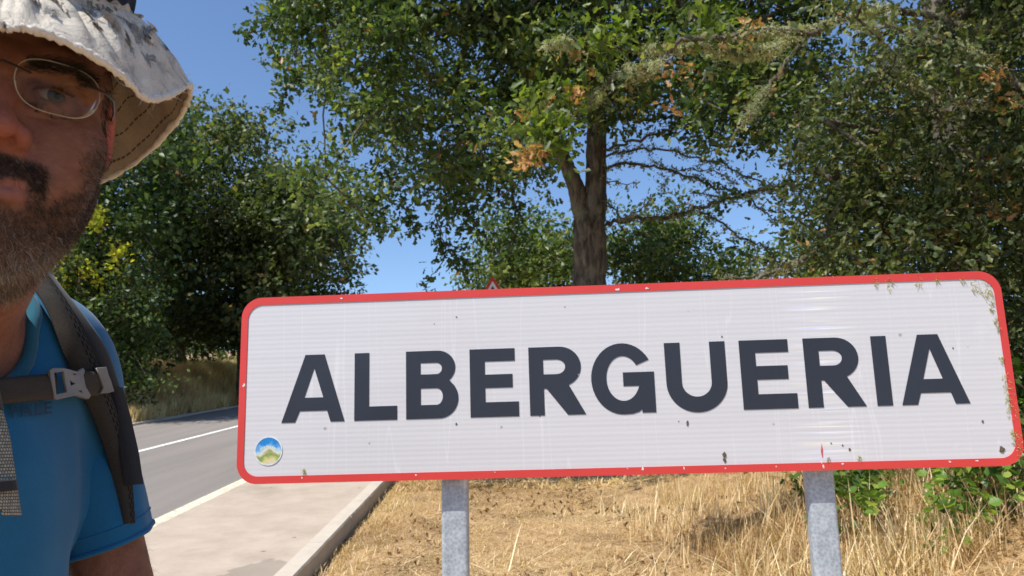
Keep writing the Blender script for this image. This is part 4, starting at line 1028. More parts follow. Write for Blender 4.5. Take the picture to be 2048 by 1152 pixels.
def hand(wr, direc, palm_n, curl, sgn):
    d = direc/np.linalg.norm(direc); s = np.cross(d, palm_n); s /= np.linalg.norm(s); n = np.cross(s, d)
    skin.cap(wr, wr+d*.045, .024, .022, .02)
    for k, (o, L) in enumerate(((-.030, .068), (-.010, .078), (.010, .074), (.029, .058))):
        a = wr+d*.035+s*o*.6; kn = wr+d*.088+s*o; skin.cap(a, kn, .0145, .0115, .012)
        p = kn; ang = 0
        for f, r0 in ((.46, .0098), (.30, .0090), (.24, .0082)):
            ang += curl; q = p+(d*math.cos(ang)+n*math.sin(ang))*L*f; skin.cap(p, q, r0, r0*.93, .004); p = q
    t0 = wr+d*.025-s*sgn*.022; t1 = wr+d*.055-s*sgn*.052+n*.012; t2 = wr+d*.085-s*sgn*.060+n*.028
    skin.cap(t0, t1, .015, .012, .012); skin.cap(t1, t2, .0115, .009, .005)
hand(WRL, WRL-ELL+np.array([0, 0, -.1]), BL*-1, .28, 1)
hand(WRR, PH-ELR, CM[:, 0], .42, -1)
PEL = B(0, -.03, -.62); GZ = float(gz(PEL[0], PEL[1]))
KN = [B(s*.10, .01, 0)*[1, 1, 0]+np.array([0, 0, GZ+.48]) for s in (1, -1)]; AN = [B(s*.115, -.03, 0)*[1, 1, 0]+np.array([0, 0, GZ+.09]) for s in (1, -1)]
skin.ball(PEL, (.155, .11, .13), .06, M=BMt)
for s, k_, a_ in zip((1, -1), KN, AN):
    skin.cap(B(s*.085, -.03, -.70), k_, .08, .055, .04); skin.cap(k_, a_, .054, .034, .03); skin.cap(a_, a_+BF*.15+np.array([0, 0, -.055]), .034, .026, .02)
allp = np.array([HE+[0, 0, .18], SHL, SHR, WRL, PH, AN[0], AN[1], B(.3, 0, 0), H(0, .22, 0)])
lo = allp.min(0)-.14; hi = allp.max(0)+.10; lo[2] = GZ-.02
ax, D = skin.grid(lo, hi, .0085); V, F = surface_nets(ax, D); V = skin.project(V, 1)
def headmask(co, it):
    q = toH(co)
    if it == 0: return (q[:, 2] > -.15) & (np.abs(q[:, 0]) < .12) & (q[:, 1] < .20) & (q[:, 2] < .06)
    if it == 1: return (q[:, 2] > -.145) & (q[:, 0] > -.05) & (q[:, 1] < .125) & (q[:, 2] < .045)
    return (q[:, 2] > -.093) & (np.abs(q[:, 0]-.022) < .045) & (q[:, 1] < .045) & (q[:, 2] < .032)
bmh = refine(V, F, headmask, skin, 3)

# masks on the skin: beard, lips, ruddy places (his own colours; sunlit ears painted red)
def beard_mask(q):
    x, y, z = np.abs(q[:, 0]), q[:, 1], q[:, 2]
    side = sstep(.046, .060, x+.10*(y-.05)) * sstep(-.012, -.045, z)*sstep(.13, .10, y)
    low = sstep(-.060, -.088, z-.55*np.maximum(0, .045-x)*-1-.35*np.maximum(x-.03, 0))
    low = sstep(-.083, -.096, z-.75*np.maximum(x-.026, 0))
    mou = sstep(.034, .026, x)*sstep(-.0480, -.0525, z+.15*x)*sstep(-.0735, -.0675, z-.20*x)*(y < .03)
    cor = sstep(.019, .026, x)*sstep(.038, .031, x)*sstep(-.060, -.066, z)*(z > -.1)*(y < .035)
    soul = sstep(.012, .006, x)*(z < -.084)*(z > -.1)
    m_ = np.clip(np.maximum.reduce([side, low, mou, cor, soul*.8]), 0, 1)
    m_ = m_*sstep(-.175, -.150, z)*(y < .135)
    return m_
bmh.verts.ensure_lookup_table(); co = np.array([v.co[:] for v in bmh.verts]); q = toH(co); ishead = (q[:, 2] > -.2)
bmask = beard_mask(q)*ishead
lip = (np.abs(q[:, 0]) < .027)*sstep(-.0680, -.0700, q[:, 2])*sstep(-.0850, -.0820, q[:, 2])*(q[:, 1] < .012)*ishead
ear_glow = sstep(.070, .076, np.abs(q[:, 0]))*(q[:,1]>.078)*(np.abs(q[:, 2]) < .06)*ishead  # sun shining through the ear rims, put into the colour as red
nose_m = np.exp(-((q[:, 0])**2+(q[:, 1]+.02)**2+(q[:, 2]+.038)**2)/.0006)*ishead
lidm = np.exp(-(((np.abs(q[:, 0])-EYE)/.017)**2+((q[:, 2]+.001)/.011)**2)**1.5)*(q[:, 1] < .03)*ishead
me = bpy.data.meshes.new("body"); bmh.to_mesh(me); bmh.free()
for an, av in (("beard", bmask), ("lip", lip), ("ruddy_glow", np.maximum(ear_glow, nose_m*.5)), ("lid", lidm)):
    a = me.attributes.new(an, 'FLOAT', 'POINT'); a.data.foreach_set("value", av.astype(np.float32))
me.polygons.foreach_set("use_smooth", np.ones(len(me.polygons), bool))
def attr(nt, n): a = nt.nodes.new("ShaderNodeAttribute"); a.attribute_name = n; return a.outputs["Fac"]
def skin_mat():
    M, nt, b = mat("skin", (.42, .22, .15), .55, .3)
    v = coords(nt); n = noise_t(nt, v, 45, 5, .6); n2 = noise_t(nt, v, 420, 3)
    c = ramp(nt, [(.3, (.155, .060, .037)), (.7, (.235, .100, .062))], n).outputs[0]
    c = mixc(nt, attr(nt, "ruddy_glow"), c, (.38, .09, .062)); c = mixc(nt, math_(nt, 'MULTIPLY', attr(nt, "lid"), .45), c, (.16, .07, .05))
    c = mixc(nt, math_(nt, 'MULTIPLY', attr(nt, "lip"), .7), c, (.27, .10, .08))
    f = math_(nt, 'MULTIPLY', attr(nt, "beard"), math_(nt, 'ADD', .45, math_(nt, 'MULTIPLY', n2, .4)), True)
    c = mixc(nt, f, c, (.075, .048, .034))
    nt.links.new(c, b.inputs["Base Color"]); b.inputs["Subsurface Weight"].default_value = .12; b.inputs["Subsurface Radius"].default_value = (.012, .005, .003)
    b.inputs["Subsurface Scale"].default_value = .5
    n4 = noise_t(nt, coords(nt, scale=(1, 1, 2.2)), 110, 6, .7); c2 = mixc(nt, .45, c, n4, 'SOFT_LIGHT'); nt.links.new(c2, b.inputs["Base Color"]); bump(nt, b, math_(nt, 'ADD', n2, math_(nt, 'MULTIPLY', n4, 1.6)), .55, .0010); return M
M_skin = skin_mat(); me.materials.append(M_skin)
person = empty("person", (PEL[0], PEL[1], GZ), "hiker in a frayed bucket hat, rimless glasses and blue shirt looking into the camera", "person")
link(bpy.data.objects.new("body", me), person)

# eyeballs
def sphere_np(c, r, nu=48, nv=32):
    u = np.linspace(0, 2*np.pi, nu, endpoint=False); w = np.linspace(0.001, np.pi-.001, nv); U_, W_ = np.meshgrid(u, w)
    V = np.stack([np.sin(W_)*np.cos(U_), np.sin(W_)*np.sin(U_), np.cos(W_)], -1).reshape(-1, 3)*r; i = (np.arange(nv-1)[:, None]*nu+np.arange(nu)[None]); j = (np.arange(nv-1)[:, None]*nu+(np.arange(nu)[None]+1) % nu)
    return V+c, np.stack([i, i+nu, j+nu, j], -1).reshape(-1, 4)
ME_, nt, b = mat("eyeball", (.5, .45, .42), .25, .3)
a_ = nt.nodes.new("ShaderNodeAttribute"); a_.attribute_name = "ang"
c = ramp(nt, [(0, (.008, .007, .007)), (.17, (.01, .008, .007)), (.20, (.06, .04, .025)), (.40, (.045, .035, .028)), (.44, (.03, .025, .022)), (.50, (.21, .17, .155)), (1, (.26, .17, .15))], a_.outputs["Fac"]).outputs[0]
nt.links.new(c, b.inputs["Base Color"])
for s in (1, -1):
    c0 = H(s*EYE, .0145, -.0012); V, F = sphere_np(c0, .0126); g = HM@np.array([.22, -.97, -.03]); g /= np.linalg.norm(g)
    an = np.arccos(np.clip(((V-c0)/.0126)@g, -1, 1))/1.1
    mesh_np("eyeball", V, F, ME_, person, {"ang": an}, smooth=True)

# hair strands on the skin: beard, moustache, brows, lashes, sideburns
def strands(name, roots, dirs, L, w, tints, material, rng, curl=.3, seg=3):
    n = len(roots); P = roots; D_ = unit(dirs); s = unit(np.cross(D_, rng.standard_normal((n, 3)))); rows = []
    for k in range(seg+1):
        ww = w*(1-.75*k/seg); rows += [P-s*ww[:, None]*.5, P+s*ww[:, None]*.5]; D_ = unit(D_+rng.standard_normal((n, 3))*curl*.5); P = P+D_*(L/seg)[:, None]
    V = np.stack(rows, 1).reshape(-1, 3); b0 = (np.arange(n)*2*(seg+1))[:, None]
    F = (b0[:, None]+np.array([[2*k, 2*k+1, 2*k+3, 2*k+2] for k in range(seg)])[None]).reshape(-1, 4)
    o = mesh_np(name, V, F, material, person, {"tint": np.repeat(tints, 2*(seg+1))}); o['kind'] = "stuff"; return o
def hair_mat():
    M, nt, b = mat("beard_hair", (.1, .08, .06), .5, .3)
    r = ramp(nt, [(0, (.012, .009, .008)), (.45, (.06, .04, .028)), (.6, (.15, .095, .062)), (.8, (.34, .28, .23)), (1, (.54, .50, .45))], attr(nt, "tint"))
    nt.links.new(r.outputs[0], b.inputs["Base Color"]); return M
M_hair = hair_mat(); rh_ = np.random.default_rng(5)
me_ = bpy.data.objects["body"].data; vv = np.zeros(len(me_.vertices)*3); me_.vertices.foreach_get("co", vv); vv = vv.reshape(-1, 3)
me_.calc_loop_triangles(); tr_ = np.zeros(len(me_.loop_triangles)*3, np.int32); me_.loop_triangles.foreach_get("vertices", tr_); tr_ = tr_.reshape(-1, 3)
A_, B_, C_ = vv[tr_[:, 0]], vv[tr_[:, 1]], vv[tr_[:, 2]]; qc = toH((A_+B_+C_)/3); ar = np.linalg.norm(np.cross(B_-A_, C_-A_), axis=1)/2
def sample_skin(weight, n):
    p = ar*weight; p = p/p.sum(); k = rh_.choice(len(p), n, p=p); u, w_ = rh_.uniform(size=(2, n)); f = u+w_ > 1; u[f] = 1-u[f]; w_[f] = 1-w_[f]
    P = A_[k]+(B_[k]-A_[k])*u[:, None]+(C_[k]-A_[k])*w_[:, None]; return P, unit(skin.grad(P))
near = (np.abs(qc[:, 0]) < .1) & (qc[:, 2] > -.19) & (qc[:, 1] < .15)
bw = beard_mask(qc)*near
P, Nn = sample_skin(bw*(qc[:, 0] > -.04), 21000); qp = toH(P)
down = HM@np.array([0, -.15, -1.0]); grey = sstep(-.088, -.120, qp[:, 2])*.42+sstep(.045, .07, np.abs(qp[:, 0]))*.12+.20*(rh_.uniform(size=len(P)) < .35)
t = np.clip(.17+grey+rh_.normal(0, .16, len(P))-.15*(qp[:, 2] > -.072)*(np.abs(qp[:, 0]) < .035), 0, 1)
Ln = rh_.uniform(.004, .009, len(P))*(1+.7*sstep(-.09, -.13, qp[:, 2]))*(1-.45*sstep(.05, .07, np.abs(qp[:, 0])))
strands("beard", P, Nn*.55+down*.7+rh_.normal(0, .35, P.shape), Ln, rh_.uniform(.00022, .00038, len(P)), t, M_hair, rh_, .7)
# moustache
mm = (np.abs(qc[:, 0]) < .033)*sstep(-.0485, -.0535, qc[:, 2]+.15*np.abs(qc[:, 0]))*(qc[:, 2] > -.0665-.9*np.maximum(np.abs(qc[:, 0])-.018, 0))*(qc[:, 1] < .03)*near
P, Nn = sample_skin(mm+1e-9*near, 2400); qp = toH(P); dd = down[None]+HM[:, 0][None]*np.sign(qp[:, :1])*.8
strands("moustache", P, Nn*.35+dd*.8+rh_.normal(0, .2, P.shape), rh_.uniform(.003, .006, len(P)), rh_.uniform(.0002, .00032, len(P)), np.clip(rh_.normal(.36, .2, len(P)), 0, 1), M_hair, rh_, .3)
for s in (1, -1):                                                                     # brows
    br = np.exp(-((qc[:, 2]-(.0165+.10*(np.abs(qc[:, 0])-.018)*(np.abs(qc[:, 0]) < .044)))/.0036)**2)*(qc[:, 0]*s > .012)*(qc[:, 0]*s < .056)*(qc[:, 1] < .04)*near
    P, Nn = sample_skin(br+1e-12, 1500)
    strands("eyebrow", P, Nn*.4+HM[:, 0]*s*.9+HM[:, 2]*.25+rh_.normal(0, .18, P.shape), rh_.uniform(.005, .009, len(P)), rh_.uniform(.0002, .00035, len(P)), np.clip(rh_.normal(.12, .12, len(P)), 0, 1), M_hair, rh_, .3)
    x = np.linspace(-.0125, .0125, 90); P = np.array([H(s*(EYE+a), .0015+abs(a)*.25, .0028-(a/.0125)**2*.003) for a in x])
    strands("eyelashes", P, (HM@np.array([[0.15*s], [-1.0], [.15]])).T+rh_.normal(0, .15, P.shape), np.full(90, .006), np.full(90, .0004), np.full(90, .03), M_hair, rh_, .2)
# short hair at the temple and round the back
hw = near*(qc[:, 1] > .05)*(np.abs(qc[:, 0]) > .055)*(qc[:, 2] > -.015)*(qc[:, 1] < .10)+((qc[:, 1] > .10)*(qc[:, 2] > -.04)*(np.abs(qc[:, 0]) < .1)*(qc[:, 2] < .2))
P, Nn = sample_skin(hw*(np.abs(qc[:, 0]) < .0725)+1e-12, 9000)
strands("hair", P, Nn*.3+down*1.0+rh_.normal(0, .25, P.shape), rh_.uniform(.006, .014, len(P)), rh_.uniform(.0003, .0005, len(P)), np.clip(rh_.normal(.35, .25, len(P)), 0, 1), M_hair, rh_, .3)
# fine hair on the bare forearm and upper arm
armw = np.zeros(len(qc)); ctr = (A_+B_+C_)/3; tt_ = np.clip(((ctr-SHL)@(ELL-SHL))/((ELL-SHL)@(ELL-SHL)), 0, 1); armw = (np.linalg.norm(ctr-SHL-tt_[:, None]*(ELL-SHL), axis=1) < .065)*(tt_ > .5)
P, Nn = sample_skin(armw+1e-12, 900)
strands("arm_hair", P, Nn*.5-BZ*.8+rh_.normal(0, .3, P.shape), rh_.uniform(.008, .016, len(P)), np.full(len(P), .00025), rh_.uniform(.5, .85, len(P)), M_hair, rh_, .4)

# ------------------------------------------------------------------ rimless glasses
glasses = empty("glasses", tuple(H(0, -.01, 0))); link_parent = glasses; glasses.parent = person; bpy.context.view_layer.update(); glasses.matrix_parent_inverse = person.matrix_world.inverted(); bpy.context.view_layer.update()
Mg = bpy.data.materials.new("clear_lens"); Mg.use_nodes = True; nt = Mg.node_tree
for n in list(nt.nodes): 
    if n.type != 'OUTPUT_MATERIAL': nt.nodes.remove(n)
tb = nt.nodes.new("ShaderNodeBsdfTransparent"); tb.inputs[0].default_value = (.93, .95, .94, 1); gb_ = nt.nodes.new("ShaderNodeBsdfGlossy"); gb_.inputs["Roughness"].default_value = .02
fr_ = nt.nodes.new("ShaderNodeFresnel"); fr_.inputs[0].default_value = 1.5; mx = nt.nodes.new("ShaderNodeMixShader")
nt.links.new(math_(nt, 'MULTIPLY', fr_.outputs[0], .12), mx.inputs[0]); nt.links.new(tb.outputs[0], mx.inputs[1]); nt.links.new(gb_.outputs[0], mx.inputs[2]); nt.links.new(mx.outputs[0], nt.nodes["Material Output"].inputs[0])
M_rim = mat("lens_edge", (.42, .38, .33), .25, .6)[0]; M_wire = mat("dark_wire", (.03, .022, .02), .35, .5, .6)[0]
LY = -.0155
def lens_outline(s, n=56):
    pts = []
    for k in range(n):
        a = 2*math.pi*k/n; c_, s_ = math.cos(a), math.sin(a); ex = 2/3.0
        x = .0268*np.sign(c_)*abs(c_)**ex; z = .0188*np.sign(s_)*abs(s_)**ex
        if z < 0: x *= 1-.16*(-z/.0188); 
        pts.append((s*(.0340+x), z+.0005))
    return pts
def lens_pt(x, z, off=0): return H(x, LY+off+7.5*(abs(x)-.012)**2*.9+0.03*z, z)
for s in (1, -1):
    L = lens_outline(s); cx_ = s*.034; V = []; F = []; nR = 7
    for side_, off in ((0, 0), (1, .0018)):
        for r_ in range(1, nR+1):
            for (x, z) in L: V.append(lens_pt(cx_+(x-cx_)*r_/nR, z*r_/nR, off))
    n = len(L)
    for side_ in (0, 1):
        o_ = side_*nR*n
        for r_ in range(nR-1):
            for k in range(n): F.append((o_+r_*n+k, o_+r_*n+(k+1) % n, o_+(r_+1)*n+(k+1) % n, o_+(r_+1)*n+k))
        F.append([o_+k for k in range(n)])
    for k in range(n): F.append(((nR-1)*n+k, (nR-1)*n+(k+1) % n, nR*n+(nR-1)*n+(k+1) % n, nR*n+(nR-1)*n+k))
    mesh_np("lens", V, F, Mg, glasses, smooth=True)
    P = np.array([lens_pt(x, z, .0009) for x, z in L]+[lens_pt(*L[0], .0009), lens_pt(*L[1], .0009)]); V, F = tube_np(P, .00032, 6); mesh_np("lens_rim", V, F, M_rim, glasses, smooth=True)
    P = [lens_pt(s*.0505, .0085, -.0012), lens_pt(s*.058, .0088, -.001), H(s*.0655, .0075, .0090), H(s*.0715, .022, .0085), H(s*.0755, .055, .006), H(s*.0765, .092, .006), H(s*.0765, .115, -.012)]
    V, F = tube_np(P, .0011, 8); mesh_np("temple_arm", V, F, M_wire, glasses, smooth=True)
P = [lens_pt(-.0165, .0065, -.0015), H(-.010, LY+.000, .0088), H(0, LY-.003, .0105), H(.010, LY+.000, .0088), lens_pt(.0165, .0065, -.0015)]
V, F = tube_np(P, .0009, 8); mesh_np("bridge", V, F, M_wire, glasses, smooth=True)
# ------------------------------------------------------------------ clothes
def cloth_mat(name, c1, c2, weave=900, rough=.9, big=6):
    M, nt, b = mat(name, c1, rough, .15); v = coords(nt)
    n = noise_t(nt, v, big, 5, .6); n2 = noise_t(nt, v, weave, 2)
    c = ramp(nt, [(.35, c1), (.65, c2)], n).outputs[0]; c = mixc(nt, .35, c, n2, 'SOFT_LIGHT')
    nt.links.new(c, b.inputs["Base Color"]); bump(nt, b, n2, .35, .0006)
    b.inputs["Sheen Weight"].default_value = .15; return M
M_shirt = cloth_mat("blue_shirt_cloth", (.011, .105, .225), (.016, .135, .275))
M_collar = cloth_mat("collar_rib", (.014, .085, .135), (.02, .11, .165))
SHIRT = Field()
g_ = .012
SHIRT.ball(B(0, -.02, -.17), (.15+g_, .105+g_, .17+g_), .05, M=BMt); SHIRT.ball(B(0, -.02, -.40), (.150+g_, .115+g_, .22), .06, M=BMt)
SHIRT.cap(B(-.12, -.03, -.03), B(.138, -.035, -.030), .055+g_, .060+g_, .06)
SHIRT.cap(B(0, -.03, .03), B(.10, -.03, -.01), .035+g_, .045+g_, .05); SHIRT.cap(B(0, -.03, .03), B(-.10, -.03, -.01), .035+g_, .045+g_, .05)
dL = (ELL-SHL)/np.linalg.norm(ELL-SHL); dR = (ELR-SHR)/np.linalg.norm(ELR-SHR); LS, RS = .165, .15
SHIRT.cap(SHL, SHL+dL*LS, .060, .046, .03); SHIRT.cap(SHR, SHR+dR*RS, .066, .050, .025)
SHIRT.cap(B(0, .0, .0), B(-.0, .05, .12), .070, .085, .008, 's'); SHIRT.cap(B(0, .04, -.02), B(0, .10, .10), .055, .085, .012, 's')
SHIRT.plane(B(0, 0, -.66), (0, 0, -1))
def relax(V, F, it):
    E = np.concatenate([F[:, [0, 1]], F[:, [1, 2]], F[:, [2, 3]], F[:, [3, 0]]]); c = np.bincount(E.ravel(), minlength=len(V))[:, None]+1e-9
    for _ in range(it):
        A = np.zeros_like(V); np.add.at(A, E[:, 0], V[E[:, 1]]); np.add.at(A, E[:, 1], V[E[:, 0]]); V = V*.5+A/c*.5
    return V
def clothmesh(field, lo, hi, h, name, material, amp, parent, seed=0, dirs=(1, 1, 1)):
    ax, D = field.grid(lo, hi, h); V, F = surface_nets(ax, D); V = relax(V, F, 3)
    n = field.grad(V); n = unit(n); d = np.array([mnoise.noise(Vector((v[0]*dirs[0]+seed, v[1]*dirs[1], v[2]*dirs[2]))) for v in V])
    d2 = np.array([mnoise.noise(Vector((v[0]*dirs[0]*2.6+v[2]*9+seed, v[1]*dirs[1]*2.2, v[2]*dirs[2]*2.0-v[0]*6))) for v in V])
    V = V+n*((d*amp+d2*amp*.5)[:, None]); return mesh_np(name, V, F, material, parent, smooth=True)
pts = np.array([SHL+dL*.30, SHR+dR*.28, B(.25, 0, .1), B(-.25, .0, .1), B(0, -.2, -.7), B(0, .2, -.7)]); 
shirt = clothmesh(SHIRT, pts.min(0)-.1, pts.max(0)+.1, .0075, "shirt", M_shirt, .0062, person, 3.1, (9, 9, 7))
# sleeve hem and collar band as rolled edges
def hem(c, d, r, rr, name):
    a, b_, _ = orth(d, np.array([.2, .9, .1])); t = np.linspace(0, 2*np.pi, 40); P = c+np.cos(t)[:, None]*a*r+np.sin(t)[:, None]*b_*r
    V, F = tube_np(P, rr, 8); return mesh_np(name, V, F, M_shirt, person, smooth=True)
def sleeve(c, d, s0, s1, name):
    a, b_, _ = orth(d, np.array([.2, .9, .1])); n, m_ = 22, 48; V = []
    for i in range(n):
        f = i/(n-1); r = .0475+.0095*sstep(0, .42, f)-.001*f
        for j in range(m_):
            t = 2*math.pi*j/m_; p = c+d*(s0+(s1-s0)*f); q = math.cos(t)*a+math.sin(t)*b_
            V.append(p+q*(r+.0045*f*mnoise.noise(Vector((math.cos(t)*1.6, math.sin(t)*1.6, f*2.2)))+.002*f*math.sin(3*t+1)))
    V = np.array(V); i = np.arange(n-1)[:, None]*m_; j = np.arange(m_)[None]; j2 = (j+1) % m_; F = np.stack([i+j, i+j2, i+m_+j2, i+m_+j], -1).reshape(-1, 4)
    mesh_np(name, V, F, M_shirt, person, smooth=True)
    E = V[-m_:]; V2, F2 = tube_np(np.vstack([E, E[:2]])-d*.001, .0030, 8); mesh_np("sleeve_hem", V2, F2, M_shirt, person, smooth=True)
    E = V[-4*m_:-3*m_]; V2, F2 = tube_np(np.vstack([E, E[:2]]), .0012, 6); mesh_np("sleeve_seam", V2, F2, M_shirt, person, smooth=True)
sleeve(SHL, dL, .055, .190, "sleeve"); sleeve(SHR, dR, .055, .24, "sleeve")
t = np.linspace(0, 2*np.pi, 60); P = np.array([B(.066*math.cos(a), .005+.060*math.sin(a)+.02*max(math.sin(a), 0), .035-.045*max(math.sin(a), 0)+.012*abs(math.cos(a))) for a in t])
P = SHIRT.project(P, 6, .001); P = np.array([P[(k-1) % 59]*.25+P[k % 59]*.5+P[(k+1) % 59]*.25 for k in range(60)])
V, F = tube_np(P, .0075, 10); mesh_np("collar", V, F, M_collar, person, smooth=True)
TRO = Field()
TRO.ball(PEL, (.17, .125, .14), .06, M=BMt)
for s, k_, a_ in zip((1, -1), KN, AN): TRO.cap(B(s*.085, -.03, -.70), k_, .098, .078, .03); TRO.cap(k_, a_+BZ*.03, .078, .062, .03)
TRO.plane(B(0, 0, -.56), (0, 0, 1)); TRO.plane([0, 0, GZ+.06], (0, 0, -1))
M_tro = cloth_mat("trouser_cloth", (.10, .095, .075), (.13, .12, .095))
pts = np.array([AN[0], AN[1], PEL]); lo = pts.min(0)-.25; hi = pts.max(0)+.25; lo[2] = GZ-.02
clothmesh(TRO, lo, hi, .012, "trousers", M_tro, .006, person, 8.2, (7, 7, 5))
M_boot = noisy("boot_leather", (.06, .045, .035), (.11, .085, .065), 30, .7, .3)
for a_ in AN:
    BO = Field(); BO.cap(a_+BZ*.04, a_-BZ*.04, .052, .045, .03); BO.cap(a_-BZ*.045, a_+BF*.16-BZ*.05, .046, .038, .03); BO.plane([0, 0, GZ+.002], (0, 0, -1))
    lo = a_-np.array([.25, .25, .13]); hi = a_+np.array([.25, .25, .13]); ax, D = BO.grid(lo, hi, .010); V, F = surface_nets(ax, D); mesh_np("boot", V, F, M_boot, person, smooth=True)

# lettering on the chest: the part of the print that shows under the chest strap
M_print = mat("chest_print", (.010, .035, .075), .6)[0]
cu = bpy.data.curves.new("tmp", 'FONT'); cu.body = "PALE"; cu.size = 1; cu.space_character = 1.15; cu.offset = .02; ob = bpy.data.objects.new("tmp", cu); COL.objects.link(ob)
dg = bpy.context.evaluated_depsgraph_get(); dg.update(); me = bpy.data.meshes.new_from_object(ob.evaluated_get(dg)); bpy.data.objects.remove(ob)
bm = bmesh.new(); bm.from_mesh(me); bmesh.ops.triangulate(bm, faces=bm.faces); bmesh.ops.subdivide_edges(bm, edges=bm.edges, cuts=1); w_ = max(v.co.x for v in bm.verts)
def shirt_hit(px, py, off=0.0):
    """the shirt as displaced by its folds is followed closely enough by the field plus a small offset"""
    return SHIRT.hit(px, py, .40, off)
for v in bm.verts:
    u = v.co.x/w_; P = shirt_hit(20+84*u, 836-10*u-v.co.y*34, .0058); v.co = P if P is not None else HE
bm_obj("chest_print", bm, M_print, person)

# ------------------------------------------------------------------ bucket hat
hat = empty("hat", tuple(H(0, .1, .1))); hat.parent = person; hat.matrix_parent_inverse = person.matrix_world.inverted(); bpy.context.view_layer.update()
def canvas_mat(name, stops, sc=(22, 22, 60), stitch=False, dirt=None):
    M, nt, b = mat(name, (.5, .5, .5), .95, .1); uvn = nt.nodes.new("ShaderNodeUVMap"); uvn.uv_map = "UVMap"
    n = noise_t(nt, coords(nt, scale=(1, 1, 1)), 34, 8, .72, 1.2); n2 = noise_t(nt, coords(nt), 750, 3)
    c = ramp(nt, stops, n).outputs[0]; c = mixc(nt, .5, c, n2, 'SOFT_LIGHT')
    if stitch:
        sp = nt.nodes.new("ShaderNodeSeparateXYZ"); nt.links.new(uvn.outputs[0], sp.inputs[0])
        w = math_(nt, 'ABSOLUTE', math_(nt, 'SUBTRACT', math_(nt, 'FRACT', math_(nt, 'MULTIPLY', sp.outputs[1], 6.0)), .5))
        line = math_(nt, 'LESS_THAN', w, .045); dash = math_(nt, 'GREATER_THAN', math_(nt, 'FRACT', math_(nt, 'MULTIPLY', sp.outputs[0], 190)), .25)
        f = math_(nt, 'MULTIPLY', line, dash); c = mixc(nt, math_(nt, 'MULTIPLY', f, .85), c, (.07, .055, .04))
        bump(nt, b, math_(nt, 'ADD', math_(nt, 'MULTIPLY', math_(nt, 'LESS_THAN', w, .07), -1), math_(nt, 'MULTIPLY', n2, .3)), .5, .0015)
    else: bump(nt, b, n, .9, .004)
    nt.links.new(c, b.inputs["Base Color"]); return M
M_top = canvas_mat("bleached_canvas", [(.30, (.17, .16, .145)), (.40, (.38, .35, .30)), (.50, (.58, .53, .45)), (.75, (.70, .64, .54))])
M_under = canvas_mat("quilted_lining", [(.3, (.31, .25, .175)), (.7, (.41, .335, .24))], stitch=True)
M_navy = canvas_mat("navy_band", [(.3, (.02, .025, .045)), (.7, (.05, .06, .09))]); M_edge = canvas_mat("frayed_edge", [(.3, (.62, .56, .48)), (.7, (.80, .75, .67))])
M_grey = canvas_mat("torn_grey_layer", [(.3, (.12, .12, .12)), (.7, (.36, .35, .33))])
outer_px = [(-12, 50, -.062), (60, 58, -.062), (130, 84, -.058), (200, 120, -.048), (250, 158, -.035), (282, 190, -.022), (305, 199, -.010), (330, 193, .010), (356, 183, .040), (380, 170, .080), (375, 203, .115), (350, 245, .15), (300, 300, .195), (240, 345, .235), (190, 364, .252)]
OUT = [toH(hpix(*p)) for p in outer_px]
OUT += [np.array([.055, .272, OUT[-1][2]-.004]), np.array([0, .28, OUT[-1][2]-.004])]
half = OUT[1:-1]; ring = [OUT[0]*[0, 1, 1]]+half+[OUT[-1]]+[p*np.array([-1, 1, 1]) for p in half[::-1]]
ring = np.array(ring); nr = len(ring)
def catmull(P, n):
    out = []
    for k in range(len(P)):
        p0, p1, p2, p3 = P[k-1], P[k], P[(k+1) % len(P)], P[(k+2) % len(P)]
        for q in range(n):
            t = q/n; out.append(.5*((2*p1)+(-p0+p2)*t+(2*p0-5*p1+4*p2-p3)*t*t+(-p0+3*p1-3*p2+p3)*t**3))
    return np.array(out)
RO = catmull(ring, 8); nO = len(RO)
side = toH(hpix(246, 48, .10))
print("hat side", side, "front", OUT[0])
def inner(k):
    o = RO[k]; a = math.atan2(o[0], -(o[1]-.098))         # 0 at the front
    rx, ry = .084, .112; x = rx*math.sin(a); y = .098-ry*math.cos(a)
    z = .058+(side[2]-.058)*math.sin(a)**2*1.0 if abs(a) < math.pi/2 else side[2]-.012*(1-math.sin(a)**2)
    return np.array([x, y, z])
RI = np.array([inner(k) for k in range(nO)]); NV = 14
wr = np.random.default_rng(15)
def brim_pt(k, v_):
    k = k % nO; a = RI[k]; b_ = RO[k]; p = a+(b_-a)*v_; out_ = (b_-a)/np.linalg.norm(b_-a)
    p = p+np.array([0, 0, 1.0])*(.010*math.sin(v_*math.pi))                       # convex
    wv = (.0035*math.sin(k*.42)+.0025*math.sin(k*.9+2))*math.sin(v_*math.pi)
    nn = mnoise.noise(Vector((p[0]*45, p[1]*45, p[2]*45)))*.0032*v_**.5*min(1, (1-v_)*6+.15)
    return p+np.array([0, 0, 1.0])*(wv+nn)
G = np.array([[brim_pt(k, j/NV) for j in range(NV+1)] for k in range(nO)])
Gn = np.cross(np.roll(G, -1, 0)-np.roll(G, 1, 0), np.gradient(G, axis=1)); Gn = unit(Gn); Gn[Gn[..., 2] < 0] *= -1
UV = np.array([[(k/nO, j/NV) for j in range(NV+1)] for k in range(nO)]).reshape(-1, 2)
def ringfaces(n, m_, flip=False):
    i = np.arange(n)[:, None]*(m_+1)+np.arange(m_)[None]; i2 = ((np.arange(n)+1) % n)[:, None]*(m_+1)+np.arange(m_)[None]
    F = np.stack([i, i2, i2+1, i+1], -1).reshape(-1, 4); return F[:, ::-1] if flip else F
def toW(A): return (HE+A.reshape(-1, 3)@HM.T)
top = G+Gn*.0016; bot = G-Gn*.0016
mesh_np("brim", toW(top), ringfaces(nO, NV), M_top, hat, smooth=True, uv=UV)
